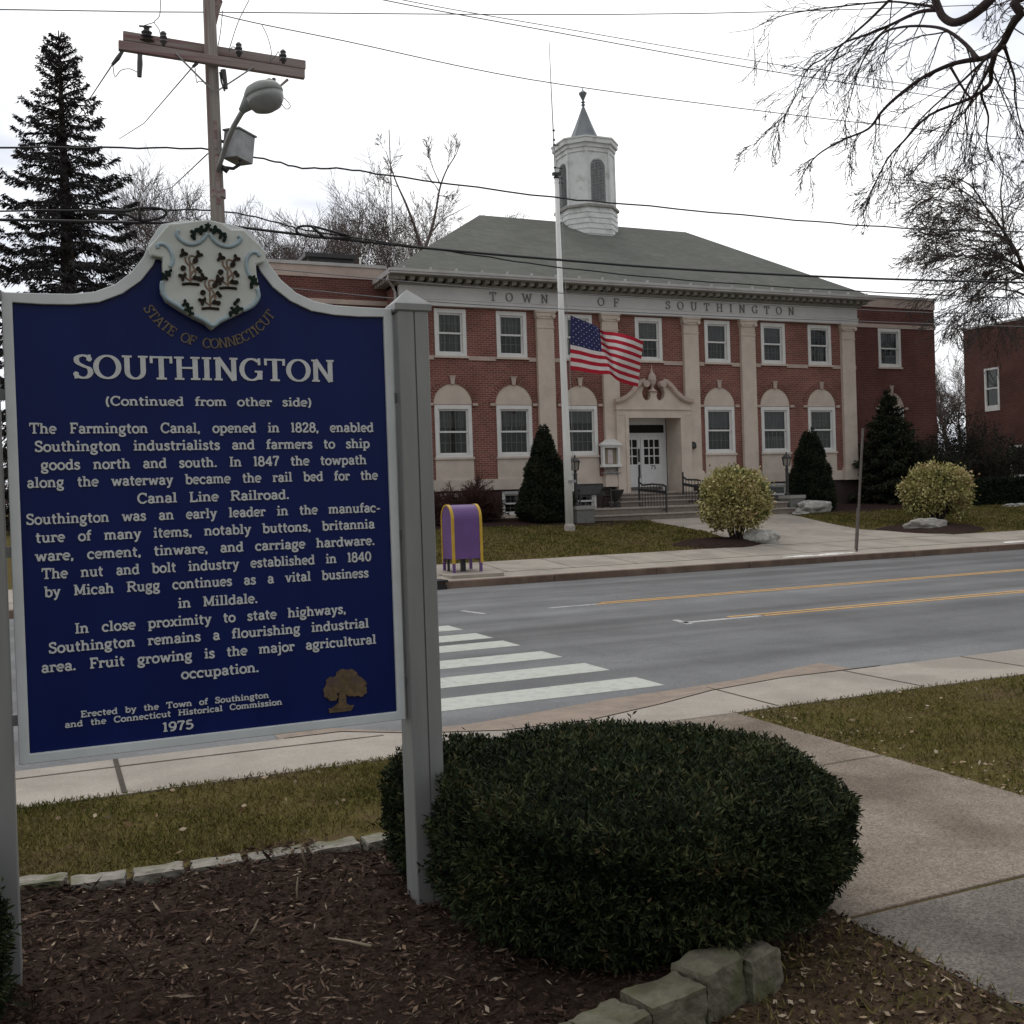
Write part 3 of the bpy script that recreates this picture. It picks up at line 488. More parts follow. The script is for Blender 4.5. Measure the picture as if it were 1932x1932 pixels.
G = {
'A': (.92, [V2((.12,0),(.46,1)), V2((.46,1),(.80,0)), V2((.24,.34),(.68,.34)), H(.12,0,.14), H(.80,0,.16)]),
'C': (.86, [A(.47,.5,.36,.47,48,312), Vs(.76,.68,1.0), Vs(.76,.1,.25)]),
'E': (.78, [V2((.2,0),(.2,1)), V2((.06,.955),(.68,.955)), V2((.06,.045),(.7,.045)), V2((.2,.52),(.52,.52)), Vs(.68,.74,1), Vs(.7,0,.26), Vs(.52,.42,.62)]),
'F': (.74, [V2((.2,0),(.2,1)), V2((.06,.955),(.68,.955)), V2((.2,.5),(.5,.5)), Vs(.67,.72,1), Vs(.5,.4,.6), H(.22,0,.17)]),
'G': (.92, [A(.47,.5,.37,.47,50,330), V2((.78,.4),(.78,.06)), Vs(.76,.7,1.0), H(.74,.45,.15)]),
'H': (.98, [V2((.2,0),(.2,1)), V2((.78,0),(.78,1)), V2((.2,.52),(.78,.52)), H(.2,0), H(.2,1), H(.78,0), H(.78,1)]),
'I': (.44, [V2((.22,0),(.22,1)), H(.22,0), H(.22,1)]),
'L': (.74, [V2((.2,0),(.2,1)), V2((.06,.045),(.66,.045)), H(.2,1), Vs(.66,0,.28)]),
'M': (1.1, [V2((.2,0),(.2,1)), V2((.2,1),(.55,.12)), V2((.55,.12),(.9,1)), V2((.9,1),(.9,0)), H(.2,0,.15), H(.9,0,.17), H(.14,1,.11), H(.96,1,.11)]),
'N': (.98, [V2((.2,0),(.2,1)), V2((.2,1),(.78,0)), V2((.78,0),(.78,1)), H(.2,0,.15), H(.78,1,.15), H(.14,1,.1)]),
'O': (.96, [A(.48,.5,.39,.47,0,360,26)]),
'R': (.92, [V2((.2,0),(.2,1)), V2((.2,.955),(.5,.955))+A(.5,.735,.24,.22,90,-90)+[(.2,.515)], V2((.48,.5),(.78,.04)), H(.2,0), H(.1,1,.08), H(.82,0,.09)]),
'S': (.70, [SP([(.58,.76),(.54,.9),(.35,.965),(.16,.87),(.17,.67),(.36,.53),(.56,.42),(.60,.22),(.48,.06),(.3,.035),(.14,.12),(.11,.24)]), Vs(.58,.72,1.0), Vs(.11,0,.28)]),
'T': (.88, [V2((.44,0),(.44,1)), V2((.08,.955),(.8,.955)), Vs(.09,.7,1), Vs(.79,.7,1), H(.44,0,.18)]),
'U': (.96, [V2((.2,1),(.2,.34))+A(.48,.34,.28,.31,180,360)+[(.76,1)], H(.2,1), H(.76,1)]),
'W': (1.3, [V2((.14,1),(.4,0)), V2((.4,0),(.66,.95)), V2((.66,.95),(.92,0)), V2((.92,0),(1.18,1)), H(.14,1,.15), H(1.16,1,.15)]),
'a': (.66, [SP([(.13,.5),(.2,.63),(.34,.65),(.48,.55),(.49,.4)]), V2((.49,.45),(.49,.06)), A(.3,.2,.19,.17,20,340), H(.56,0,.08)]),
'b': (.70, [V2((.16,0),(.16,1)), A(.38,.33,.24,.31,-150,150), H(.09,1,.1)]),
'c': (.62, [A(.34,.33,.26,.31,50,315), Vs(.53,.44,.6)]),
'd': (.72, [V2((.54,0),(.54,1)), A(.33,.33,.24,.31,30,330), H(.47,1,.1), H(.61,0,.08)]),
'e': (.64, [[(.08,.35),(.57,.35)]+A(.33,.34,.25,.31,5,310)]),
'f': (.46, [[(.2,0),(.2,.76)]+A(.36,.76,.16,.2,180,60,8), V2((.04,.645),(.42,.645)), H(.2,0,.16)]),
'g': (.68, [A(.31,.42,.2,.23,0,360,18), SP([(.2,.2),(.13,.1),(.2,.03),(.42,.0),(.55,-.1),(.5,-.24),(.3,-.29),(.12,-.23),(.1,-.1),(.22,.0)]), V2((.45,.6),(.62,.66))]),
'h': (.76, [V2((.16,0),(.16,1)), [(.16,.4)]+A(.36,.42,.2,.22,180,0,10)+[(.56,0)], H(.09,1,.1), H(.16,0,.15), H(.57,0,.15)]),
'i': (.40, [V2((.2,0),(.2,xh)), ('d',.19,.92), H(.12,xh,.1), H(.2,0,.17)]),
'j': (.38, [[(.22,xh),(.22,-.12)]+A(.08,-.12,.14,.16,0,-120,8), ('d',.21,.92), H(.14,xh,.1)]),
'l': (.40, [V2((.2,0),(.2,1)), H(.12,1,.1), H(.2,0,.17)]),
'm': (1.08, [V2((.16,0),(.16,xh)), [(.16,.4)]+A(.335,.43,.175,.21,180,0,10)+[(.51,0)], [(.51,.4)]+A(.695,.43,.185,.21,180,0,10)+[(.88,0)], H(.09,xh,.1), H(.16,0,.13), H(.52,0,.12), H(.89,0,.14)]),
'n': (.76, [V2((.16,0),(.16,xh)), [(.16,.4)]+A(.36,.42,.2,.22,180,0,10)+[(.56,0)], H(.09,xh,.1), H(.16,0,.15), H(.57,0,.15)]),
'o': (.68, [A(.34,.33,.26,.31,0,360,20)]),
'p': (.72, [V2((.16,xh),(.16,-.3)), A(.38,.33,.24,.31,-150,150), H(.09,xh,.1), H(.17,-.3,.15)]),
'r': (.54, [V2((.17,0),(.17,xh)), [(.17,.4)]+A(.34,.42,.17,.2,180,50,8), ('d',.45,.55), H(.1,xh,.1), H(.18,0,.16)]),
's': (.56, [SP([(.44,.52),(.36,.63),(.2,.63),(.12,.51),(.22,.39),(.38,.3),(.45,.16),(.34,.04),(.17,.04),(.09,.16)]), Vs(.44,.48,xh), Vs(.1,0,.2)]),
't': (.48, [[(.2,.9),(.2,.2)]+A(.33,.2,.13,.16,180,300,8), V2((.04,.635),(.42,.635))]),
'u': (.76, [[(.17,xh),(.17,.25)]+A(.355,.25,.185,.21,180,360,10), V2((.56,xh),(.56,0)), H(.1,xh,.1), H(.49,xh,.1), H(.63,0,.09)]),
'v': (.68, [V2((.12,xh),(.34,0)), V2((.34,0),(.56,xh)), H(.12,xh,.13), H(.56,xh,.12)]),
'w': (.98, [V2((.12,xh),(.3,0)), V2((.3,0),(.49,.62)), V2((.49,.62),(.68,0)), V2((.68,0),(.86,xh)), H(.12,xh,.13), H(.86,xh,.12)]),
'x': (.70, [V2((.13,xh),(.56,0)), V2((.56,xh),(.13,0)), H(.13,xh,.12), H(.56,xh,.12), H(.13,0,.12), H(.57,0,.13)]),
'y': (.68, [V2((.12,xh),(.36,.03)), SP([(.57,xh),(.36,.03),(.26,-.22),(.1,-.27)]), H(.12,xh,.13), H(.56,xh,.12)]),
'0': (.72, [A(.36,.5,.25,.46,0,360,22)]),
'1': (.44, [V2((.23,0),(.23,1)), V2((.08,.84),(.23,.97)), H(.23,0,.16)]),
'2': (.68, [SP([(.12,.72),(.18,.9),(.36,.96),(.53,.82),(.5,.6),(.28,.3),(.1,.05)]), V2((.1,.05),(.58,.05)), Vs(.58,0,.2)]),
'4': (.74, [V2((.5,0),(.5,1)), V2((.5,.97),(.08,.3)), V2((.08,.28),(.68,.28)), H(.5,0,.14)]),
'5': (.68, [V2((.54,.955),(.18,.955)), V2((.18,.955),(.15,.52)), SP([(.15,.52),(.34,.6),(.54,.48),(.56,.25),(.4,.06),(.2,.05),(.1,.16)])]),
'7': (.66, [V2((.08,.955),(.58,.955)), SP([(.58,.955),(.36,.5),(.26,0)]), Vs(.09,.78,1)]),
'8': (.70, [A(.35,.74,.2,.22,0,360,18), A(.35,.27,.25,.25,0,360,18)]),
'9': (.70, [A(.36,.66,.24,.29,0,360,18), SP([(.6,.66),(.56,.3),(.4,.07),(.18,.07)])]),
'.': (.32, [('d',.14,.07)]), ',': (.32, [('d',.14,.07), V2((.16,.06),(.09,-.13))]),
'(': (.42, [A(.52,.4,.36,.68,125,235,10)]), ')': (.42, [A(-.1,.4,.36,.68,55,-55,10)]), '-': (.5, [V2((.08,.33),(.42,.33))]),
}
def glyph(mb, ch, x, z, h, xf, th=.15, contrast=1.0, y0=0.0, thick=.004):
    """draw one letter; xf(x,z,y)->world point; strokes are shallow raised bars"""
    if ch not in G: return
    k = 0
    for st in G[ch][1]:
        k += 1; yf = y0-thick-k*.00025
        if isinstance(st, tuple):
            if st[0] == 's':
                hh = .052 if contrast == 1 else .04
                zc = st[2]; z0_, z1_ = (zc-hh*2, zc) if zc > .3 else (zc, zc+hh*2)
                q = [(st[1]-st[3], z0_), (st[1]+st[3], z0_), (st[1]+st[3], z1_), (st[1]-st[3], z1_)]
            elif st[0] == 'v':
                hw = .05; q = [(st[1]-hw, st[2]), (st[1]+hw, st[2]), (st[1]+hw, st[3]), (st[1]-hw, st[3])]
            else:
                q = [(st[1]+.105*math.cos(t), st[2]+.105*math.sin(t)) for t in [i*math.pi/4 for i in range(8)]]
            n = len(q); vs = [xf(x+a*h, z+b*h, yf) for a, b in q]+[xf(x+a*h, z+b*h, y0) for a, b in q]
            mb.add(vs, [tuple(range(n))]+[(i, i+n, (i+1) % n+n, (i+1) % n) for i in range(n)])
        else:
            P = st; n = len(P); Lp = []; Rp = []
            for i in range(n):
                a, b = P[max(i-1, 0)], P[min(i+1, n-1)]
                if i in (0, n-1) and P[0] == P[-1] or (n > 8 and i in (0, n-1) and abs(P[0][0]-P[-1][0])+abs(P[0][1]-P[-1][1]) < 1e-6): a, b = P[n-2], P[1]
                dx, dz = b[0]-a[0], b[1]-a[1]; l = math.hypot(dx, dz) or 1
                wd = th*(contrast+(1-contrast)*abs(dz/l)**1.5)/2
                Lp.append((P[i][0]-dz/l*wd, P[i][1]+dx/l*wd)); Rp.append((P[i][0]+dz/l*wd, P[i][1]-dx/l*wd))
            vs = [xf(x+a*h, z+b*h, yf) for a, b in Lp+Rp]+[xf(x+a*h, z+b*h, y0) for a, b in Lp+Rp]; fs = []
            for i in range(n-1):
                fs += [(n+i, n+i+1, i+1, i), (i, i+1, 2*n+i+1, 2*n+i), (n+i+1, n+i, 3*n+i, 3*n+i+1)]
            fs += [(0, 2*n, 3*n, n), (n-1, 2*n-1, 4*n-1, 3*n-1)]
            mb.add(vs, fs)
def text_line(mb, s, xl, xr, z, h, xf, wordgap=None, **kw):
    """fit the line between xl and xr: glyph size fixed, word gaps take up the rest"""
    words = s.split(' '); wl = [sum(G[c][0] for c in wd)*h for wd in words]; tot = sum(wl); ng = len(words)-1
    sx = 1.0
    if ng: gap = (xr-xl-tot)/ng
    else: gap = 0; sx = (xr-xl)/tot
    if ng and gap < .42*h: sx = (xr-xl-ng*.42*h)/tot; gap = .42*h
    if ng and gap > 1.15*h: sx = (xr-xl-ng*1.15*h)/tot; gap = 1.15*h
    x = xl
    for wd in words:
        for c in wd:
            glyph(mb, c, 0, 0, h, (lambda X_, x0=x: (lambda a, b, y: xf(x0+a*sx, z+b, y)))(0), **kw); x += G[c][0]*h*sx
        x += gap

# ================================================================== HISTORIC SIGN
SY = 4.32; FACE = SY-.015
sgn = thing('historic_marker', (.61, SY, .05), 'dark blue historic sign lettered SOUTHINGTON with white frame and crest, between two grey posts', 'sign')
def zc(x, y): p = at((380+x/4.391)*.644, (620+y/4.391)*.644, SY); return (p.x, p.z)
def zr(x, y): p = at((700+x/3.513)*.644, (740+y/3.513)*.644, SY); return (p.x, p.z)
X0, X1, Z0, Z1 = -.131, 1.353, .838, 2.572
# outer line up the left shoulder, behind the shield, down the right shoulder (mirrored about the shield axis)
XS = zc(1000, 900)[0]
sh_in = [(.62, 2.573), (.50, 2.576), (.42, 2.588), (.345, 2.62), (.285, 2.67), (.24, 2.73), (.21, 2.80), (.17, 2.86), (.09, 2.88), (0, 2.885)]
outer = [(X0, Z0), (X1, Z0), (X1, Z1)] + [(XS+a, z) for a, z in sh_in] + [(XS-a, z) for a, z in sh_in[::-1][1:]] + [(X0, Z1)]
fw = .036
sh_i2 = [(.60, 2.533), (.50, 2.536), (.405, 2.549), (.32, 2.586), (.252, 2.638), (.205, 2.70), (.175, 2.77), (.14, 2.82), (.08, 2.838), (0, 2.842)]
inner = [(X0+fw, Z0+fw), (X1-fw, Z0+fw), (X1-fw, Z1-fw)] + [(XS+a, z) for a, z in sh_i2] + [(XS-a, z) for a, z in sh_i2[::-1][1:]] + [(X0+fw, Z1-fw)]
mb = MB(); mb.prism(inner, FACE, SY+.015); mb_face = mb
panel = mb.build('panel', M['sign_blue'], sgn)
mb = MB(); n = len(outer); yf, yb = SY-.030, SY+.022
vs = [(x, yf, z) for x, z in outer]+[(x, yf, z) for x, z in inner]+[(x, yb, z) for x, z in outer]+[(x, yb, z) for x, z in inner]; fs = []
for i in range(n):
    j = (i+1) % n
    fs += [(i, j, n+j, n+i), (i, 2*n+i, 2*n+j, j), (n+i, n+j, 3*n+j, 3*n+i), (2*n+i, 3*n+i, 3*n+j, 2*n+j)]
mb.add(vs, fs); mb.build('frame', M['sign_white'], sgn, bevel=.003)
def xf(x, z, y): return (x, y, z)
lines = [('(Continued from other side)', .210, 1.003, 2.1605, .036), ('The Farmington Canal, opened in 1828, enabled', -.056, 1.26, 2.055, .040),
 ('Southington industrialists and farmers to ship', -.04, 1.241, 1.988, .040), ('goods north and south. In 1847 the towpath', -.021, 1.225, 1.920, .040),
 ('along the waterway became the rail bed for the', -.07, 1.271, 1.855, .040), ('Canal Line Railroad.', .312, .898, 1.785, .040),
 ('Southington was an early leader in the manufac-', -.078, 1.278, 1.719, .040), ('ture of many items, notably buttons, britannia', -.048, 1.25, 1.651, .040),
 ('ware, cement, tinware, and carriage hardware.', -.052, 1.249, 1.582, .040), ('The nut and bolt industry established in 1840', -.033, 1.231, 1.515, .040),
 ('by Micah Rugg continues as a vital business', -.025, 1.217, 1.448, .040), ('in Milldale.', .448, .757, 1.373, .040), ('In close proximity to state highways,', .074, 1.116, 1.304, .040),
 ('Southington remains a flourishing industrial', -.019, 1.21, 1.238, .040), ('area. Fruit growing is the major agricultural', -.046, 1.239, 1.168, .040), ('occupation.', .45, .752, 1.096, .040),
 ('Erected by the Town of Southington', .083, .786, .988, .0235), ('and the Connecticut Historical Commission', .027, .838, .955, .0235), ('1975', .374, .491, .8905+.008, .036)]
mb = MB(); text_line(mb, 'SOUTHINGTON', .101, 1.104, 2.2615, .090, xf, th=.185, contrast=.42, y0=FACE); mb.build('title_lettering', M['letter'], sgn)
for s, xl, xr, z, h in lines:
    mb = MB(); text_line(mb, s, xl, xr, z, h*.97, xf, th=.165, y0=FACE); mb.build('text_line', M['letter'], sgn)
# arched lettering under the crest
mb = MB(); arc = 'STATE OF CONNECTICUT'
pc = [zc(215, 1215), zc(1010, 1700), zc(1800, 1310)]
(ax, az), (bx_, bz), (cx, cz) = pc; d_ = 2*(ax*(bz-cz)+bx_*(cz-az)+cx*(az-bz))
ux = ((ax*ax+az*az)*(bz-cz)+(bx_*bx_+bz*bz)*(cz-az)+(cx*cx+cz*cz)*(az-bz))/d_; uz = ((ax*ax+az*az)*(cx-bx_)+(bx_*bx_+bz*bz)*(ax-cx)+(cx*cx+cz*cz)*(bx_-ax))/d_
rad = math.hypot(ax-ux, az-uz); t0 = math.atan2(az-uz, ax-ux); t1 = math.atan2(cz-uz, cx-ux)
tot = sum(G[c][0] if c != ' ' else .75 for c in arc); s_ = 0
for c in arc:
    wv_ = G[c][0] if c != ' ' else .75; t = t0+(t1-t0)*((s_+wv_*.1)/tot); s_ += wv_
    rt_ = t+math.pi/2; hh = .038; ox, oz = ux+rad*math.cos(t), uz+rad*math.sin(t)
    # baseline lies on the outside of the curve
    def xfa(a, b, y, ox=ox, oz=oz, rt_=rt_): 
        ca, sa = math.cos(rt_), math.sin(rt_); return (ox+a*ca-(b-hh*.5)*sa, y, oz+a*sa+(b-hh*.5)*ca)
    if c != ' ': glyph(mb, c, 0, 0, hh, xfa, th=.15, contrast=.6, y0=FACE)
mb.build('arched_lettering', M['letter_gold'], sgn)
# crest
crest_out = [(1040,1550),(955,1470),(800,1395),(620,1290),(450,1180),(385,1070),(380,960),(420,880),(405,760),(405,640),(255,612),(225,500),(330,385),(430,265),(490,205),(640,190),(800,168),(980,152),(1150,190),(1280,275),(1440,278),(1505,350),(1650,478),(1722,565),(1700,690),(1590,722),(1600,850),(1640,1040),(1605,1190),(1430,1320),(1270,1395),(1110,1480)]
poly = [zc(*p) for p in crest_out]
mb = MB(); mb.prism(poly, SY-.062, SY+.02); crest = mb.build('crest', M['shield'], sgn, bevel=.006)
CY = SY-.062
def ctube(mb, pts, r, yo=0): mb.tube([(a, CY-yo, b) for a, b in [zc(*p) for p in SP(pts, 4)]], r, n=8)
mb = MB()
ctube(mb, [(600,290),(585,350),(640,420),(740,470),(850,455),(930,390),(960,335)], .0085)
ctube(mb, [(1360,360),(1395,400),(1340,465),(1230,500),(1110,465),(1040,400),(1010,340)], .0085)
ctube(mb, [(345,520),(340,480),(400,465),(470,510),(520,600),(530,690),(495,760)], .0075)
ctube(mb, [(1630,620),(1600,575),(1530,580),(1475,650),(1465,740),(1485,820),(1510,870)], .0075)
ctube(mb, [(400,940),(395,1040),(450,1150),(600,1250),(700,1310)], .0085); ctube(mb, [(1600,1030),(1620,1130),(1550,1240),(1420,1310)], .0085)
ctube(mb, [(800,1370),(930,1430),(1040,1500),(1130,1440),(1260,1380)], .0085)
mb.build('crest_scroll', M['scroll'], crest, smooth=True)
def leafblob(mb, x, y, r, lobes=3, a=0.0):
    q = []
    for i in range(18):
        t = 2*math.pi*i/18; rr = r*(.72+.34*math.cos(lobes*t+a)); q.append(zc(x+rr*math.cos(t), y+rr*math.sin(t)))
    k = len(mb.v)*1e-6
    mb.prism(q, CY-.009-k, CY+.002)
mb = MB()
for x, y, r, l in [(975,235,42,5),(870,290,62,3),(800,320,50,3),(790,380,40,2),(930,290,40,2),(1080,290,58,3),(1150,345,58,3),(1190,400,40,2),(1030,290,36,2),
                   (480,830,52,3),(430,880,58,4),(1535,900,48,3),(1575,950,52,3),(1530,990,40,2),(690,1220,50,3),(730,1290,62,4),(760,1345,40,3),(1340,1200,48,2),(1310,1310,62,4),(1370,1290,50,3),(1260,1355,36,2)]: leafblob(mb, x, y, r*1.05, l, x)
mb.build('acanthus_leaf', M['acanthus'], crest)
for vx, vy in ((760, 600), (1235, 650), (1010, 910)):
    mb = MB()
    for pts in ([(0,370),(-5,260),(-10,120),(-20,40),(10,10),(60,30)], [(-5,260),(40,200),(90,170)], [(-8,150),(-60,90),(-70,30)], [(0,330),(-60,290),(-70,220)], [(0,320),(50,270),(60,220),(20,130)], [(-10,120),(40,100),(70,60)]): ctube(mb, [(vx+a, vy+b) for a, b in pts], .0035, .001)
    vine = mb.build('grapevine', M['vine'], crest, smooth=True)
    mb = MB()
    for a, b, r, l in [(-95,-15,50,3),(100,0,46,3),(65,90,38,1),(-90,160,38,1),(105,195,38,2),(-105,280,48,3),(75,300,44,2)]: leafblob(mb, vx+a, vy+b, r*1.2, l, a)
    ctube(mb, [(vx-110, vy+378),(vx-20, vy+368),(vx+110, vy+380)], .0055, .002)
    mb.build('grape_leaf', M['vine_leaf'], vine)
# charter oak emblem, bottom right
def zo(x, y): p = at((900+x/5.52)*.644, (1900+y/5.52)*.644, SY); return (p.x, p.z)
mb = MB()
for k, (x, y, rx, ry) in enumerate([(620,450,190,130),(430,560,150,120),(760,560,170,130),(340,690,95,120),(560,620,200,110),(820,660,120,100),(700,690,110,70),(390,760,80,70)]):
    q = [zo(x+rx*math.cos(t)*(1+.10*math.sin(7*t+k)), y+ry*math.sin(t)*(1+.12*math.cos(6*t+k))) for t in [2*math.pi*i/26 for i in range(26)]]
    mb.prism(q, FACE-.006-.0009*k, FACE+.001)
emb = mb.build('oak_emblem', M['oak'], sgn)
mb = MB(); mb.prism([zo(*p) for p in [(490,720),(600,720),(610,860),(700,930),(540,960),(380,960),(480,870)]], FACE-.010, FACE+.001)
mb.prism([zo(*p) for p in [(330,960),(520,930),(740,900),(690,990),(520,1010),(340,1030)]], FACE-.007, FACE+.001); mb.build('oak_trunk', M['oak'], emb)
# two posts
def post(xc):
    wv, dp = .134, .148
    mb = MB(); x0, x1 = xc-wv/2, xc+wv/2; sm = xc+.004
    mb.flat([(x0, SY-dp/2+.004), (x0+.004, SY-dp/2), (sm-.0035, SY-dp/2), (sm-.0035, SY-dp/2+.008), (sm+.0035, SY-dp/2+.008), (sm+.0035, SY-dp/2), (x1-.004, SY-dp/2), (x1, SY-dp/2+.004), (x1, SY+dp/2), (x0, SY+dp/2)], -.05, 2.565)
    o = mb.build('post', M['post'], sgn)
    e = wv/2+.014; mb = MB()
    prof = [(e-.006, 2.555), (e, 2.562), (e, 2.588), (e-.008, 2.596)]
    vs = []; fs = []
    for r, z in prof: vs += [(xc-r, SY-r, z), (xc+r, SY-r, z), (xc+r, SY+r, z), (xc-r, SY+r, z)]
    vs.append((xc, SY, 2.662))
    for i in range(len(prof)-1):
        for k in range(4): fs.append((i*4+k, i*4+(k+1) % 4, (i+1)*4+(k+1) % 4, (i+1)*4+k))
    b_ = (len(prof)-1)*4
    for k in range(4): fs.append((b_+k, b_+(k+1) % 4, len(vs)-1))
    fs.append((3, 2, 1, 0)); mb.add(vs, fs); mb.build('cap', M['post'], o)
    return o
post(1.353+.012+.067); post(-.131-.018-.067)
mb = MB()
for z in (1.0, 1.62, 2.2):
    mb.box(1.350, 1.37, SY-.012, SY+.012, z-.02, z+.02); mb.box(-.152, -.128, SY-.012, SY+.012, z-.02, z+.02)
mb.build('bracket', M['metal_grey'], sgn)
# ================================================================== TOWN HALL
XC = 20.66; FY = 34.0
hall = thing('town_hall', (XC, FY, 1.1), 'two storey red brick town hall with cream pilasters, hipped roof and white cupola', 'town hall')
def wall_grid(mb, x0, x1, z0, z1, Y, holes, depth=.16):
    xs = sorted({x0, x1} | {v for h in holes for v in h[:2]}); zs = sorted({z0, z1} | {v for h in holes for v in h[2:]})
    xs = [x for x in xs if x0 <= x <= x1]; zs = [z for z in zs if z0 <= z <= z1]
    for a, b in zip(xs[:-1], xs[1:]):
        for c, d in zip(zs[:-1], zs[1:]):
            mx_, mz_ = (a+b)/2, (c+d)/2
            if any(h[0] < mx_ < h[1] and h[2] < mz_ < h[3] for h in holes): continue
            mb.add([(a, Y, c), (b, Y, c), (b, Y, d), (a, Y, d)], [(0,1,2,3)])
    for a, b, c, d in holes:
        mb.add([(a, Y, c), (b, Y, c), (b, Y, d), (a, Y, d), (a, Y+depth, c), (b, Y+depth, c), (b, Y+depth, d), (a, Y+depth, d)], [(0,4,5,1), (1,5,6,2), (2,6,7,3), (3,7,4,0)])
def window(x0, x1, z0, z1, Y, parent, cols=4, rows=2, blind=None, curtain=None, sill=True, case=.13):
    """double-hung window: casing and two sashes (one mesh), panes, blind, sill"""
    mb = MB(); mm = MB(); yf = Y-.03
    mb.box(x0, x0+case, yf, Y+.12, z0, z1); mb.box(x1-case, x1, yf, Y+.12, z0, z1)
    mb.box(x0+case, x1-case, yf+.003, Y+.12, z1-case*1.05, z1); mb.box(x0+case, x1-case, yf+.003, Y+.12, z0, z0+case*.75)
    a, b, c, d = x0+case, x1-case, z0+case*.75, z1-case*1.05; zm = (c+d)/2; s = .06
    for (u, v, yy) in ((c, zm+s/2, Y+.07), (zm-s/2, d, Y+.035)):
        mb.box(a, a+s, yy, yy+.035, u, v); mb.box(b-s, b, yy, yy+.035, u, v); mb.box(a+s, b-s, yy+.001, yy+.034, u, u+s); mb.box(a+s, b-s, yy+.001, yy+.034, v-s, v)
        for i in range(1, cols): xx = a+s+(b-a-2*s)*i/cols; mm.box(xx-.009, xx+.009, yy+.008, yy+.024, u+s, v-s)
        for j in range(1, rows): zz = u+s+(v-u-2*s)*j/rows; mm.box(a+s, b-s, yy+.010, yy+.022, zz-.008, zz+.008)
    w_ = mb.build('window', M['sash'], parent); mm.build('muntin', M['muntin'], w_)
    mb = MB()
    for (u, v, yy) in ((c, zm, Y+.088), (zm, d, Y+.053)): mb.add([(a, yy, u), (b, yy, u), (b, yy, v), (a, yy, v)], [(0,1,2,3)])
    mb.build('pane', M['glass'], w_)
    if blind:
        zb = d-(d-c)*blind; mb = MB(); mb.box(a, b, Y+.15, Y+.158, zb, d+.02); mb.box(a, b, Y+.148, Y+.16, zb-.02, zb); mb.build('blind', M['blind'], w_)
    if curtain:
        mb = MB(); l0, l1 = c+(d-c)*curtain[0], c+(d-c)*curtain[1]; nn = 24
        vs = [(a+(b-a)*i/nn, Y+.2+.025*math.sin(i*1.7), zz) for zz in (l0, l1) for i in range(nn+1)]
        mb.add(vs, [(i, i+1, nn+2+i, nn+1+i) for i in range(nn)]); mb.build('curtain', M['curtain'], w_, smooth=True)
    if sill:
        mb = MB(); mb.box(x0-.05, x1+.05, Y-.075, Y+.05, z0-.075, z0-.002); mb.build('sill', M['cream'], w_)
    return w_
up = [XC+o for o in (-7.88, -5.6, -2.99, -.05, 2.99, 5.6, 7.88)]; gd = [XC+o for o in (-7.88, -5.6, -2.99, 2.99, 5.6, 7.88)]
UW, GW = .575, .675
uz0, uz1, gz0, gz1 = 6.74, 8.34, 3.27, 5.06
holes = [(x-UW, x+UW, uz0, uz1) for x in up] + [(x-GW, x+GW, gz0, gz1) for x in gd] + [(19.3, 21.92, 1.88, 4.72)]
mb = MB(); wall_grid(mb, 10.95, 30.37, 2.5, 8.42, FY, holes)
mb.add([(10.95, FY, .8), (10.95, 43.4, .8), (10.95, 43.4, 9.1), (10.95, FY, 9.1)], [(0,3,2,1)]); mb.add([(30.37, FY, .8), (30.37, 43.4, .8), (30.37, 43.4, 9.1), (30.37, FY, 9.1)], [(0,1,2,3)])
mb.add([(10.95, 43.4, .8), (30.37, 43.4, .8), (30.37, 43.4, 9.1), (10.95, 43.4, 9.1)], [(0,3,2,1)])
wall = mb.build('wall', M['brick'], hall)
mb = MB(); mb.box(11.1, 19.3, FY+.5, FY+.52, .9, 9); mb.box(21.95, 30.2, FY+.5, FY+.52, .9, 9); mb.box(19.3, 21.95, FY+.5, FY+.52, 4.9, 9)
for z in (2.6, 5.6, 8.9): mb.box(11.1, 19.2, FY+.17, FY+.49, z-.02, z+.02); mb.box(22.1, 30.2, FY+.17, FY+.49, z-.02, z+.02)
mb.build('unlit_room_board', M['dark'], hall)  # near-black boards in place of the unlit rooms behind the panes
bl_u = [(None, (0, 1)), (None, (.5, 1)), (.4, None), (.45, (.5, 1)), (.5, (0, 1)), (.42, (0, .7)), (None, (0, .5))]
for x, (b_, c_) in zip(up, bl_u): window(x-UW, x+UW, uz0, uz1, FY, hall, 4, 2, b_, c_)
bl_g = [(None, (.60, 1)), (None, (.62, 1)), (.3, None), (.42, None), (.50, (0, .35)), (None, (.58, 1))]
for x, (b_, c_) in zip(gd, bl_g): window(x-GW, x+GW, gz0, gz1, FY, hall, 5, 2, b_, c_)
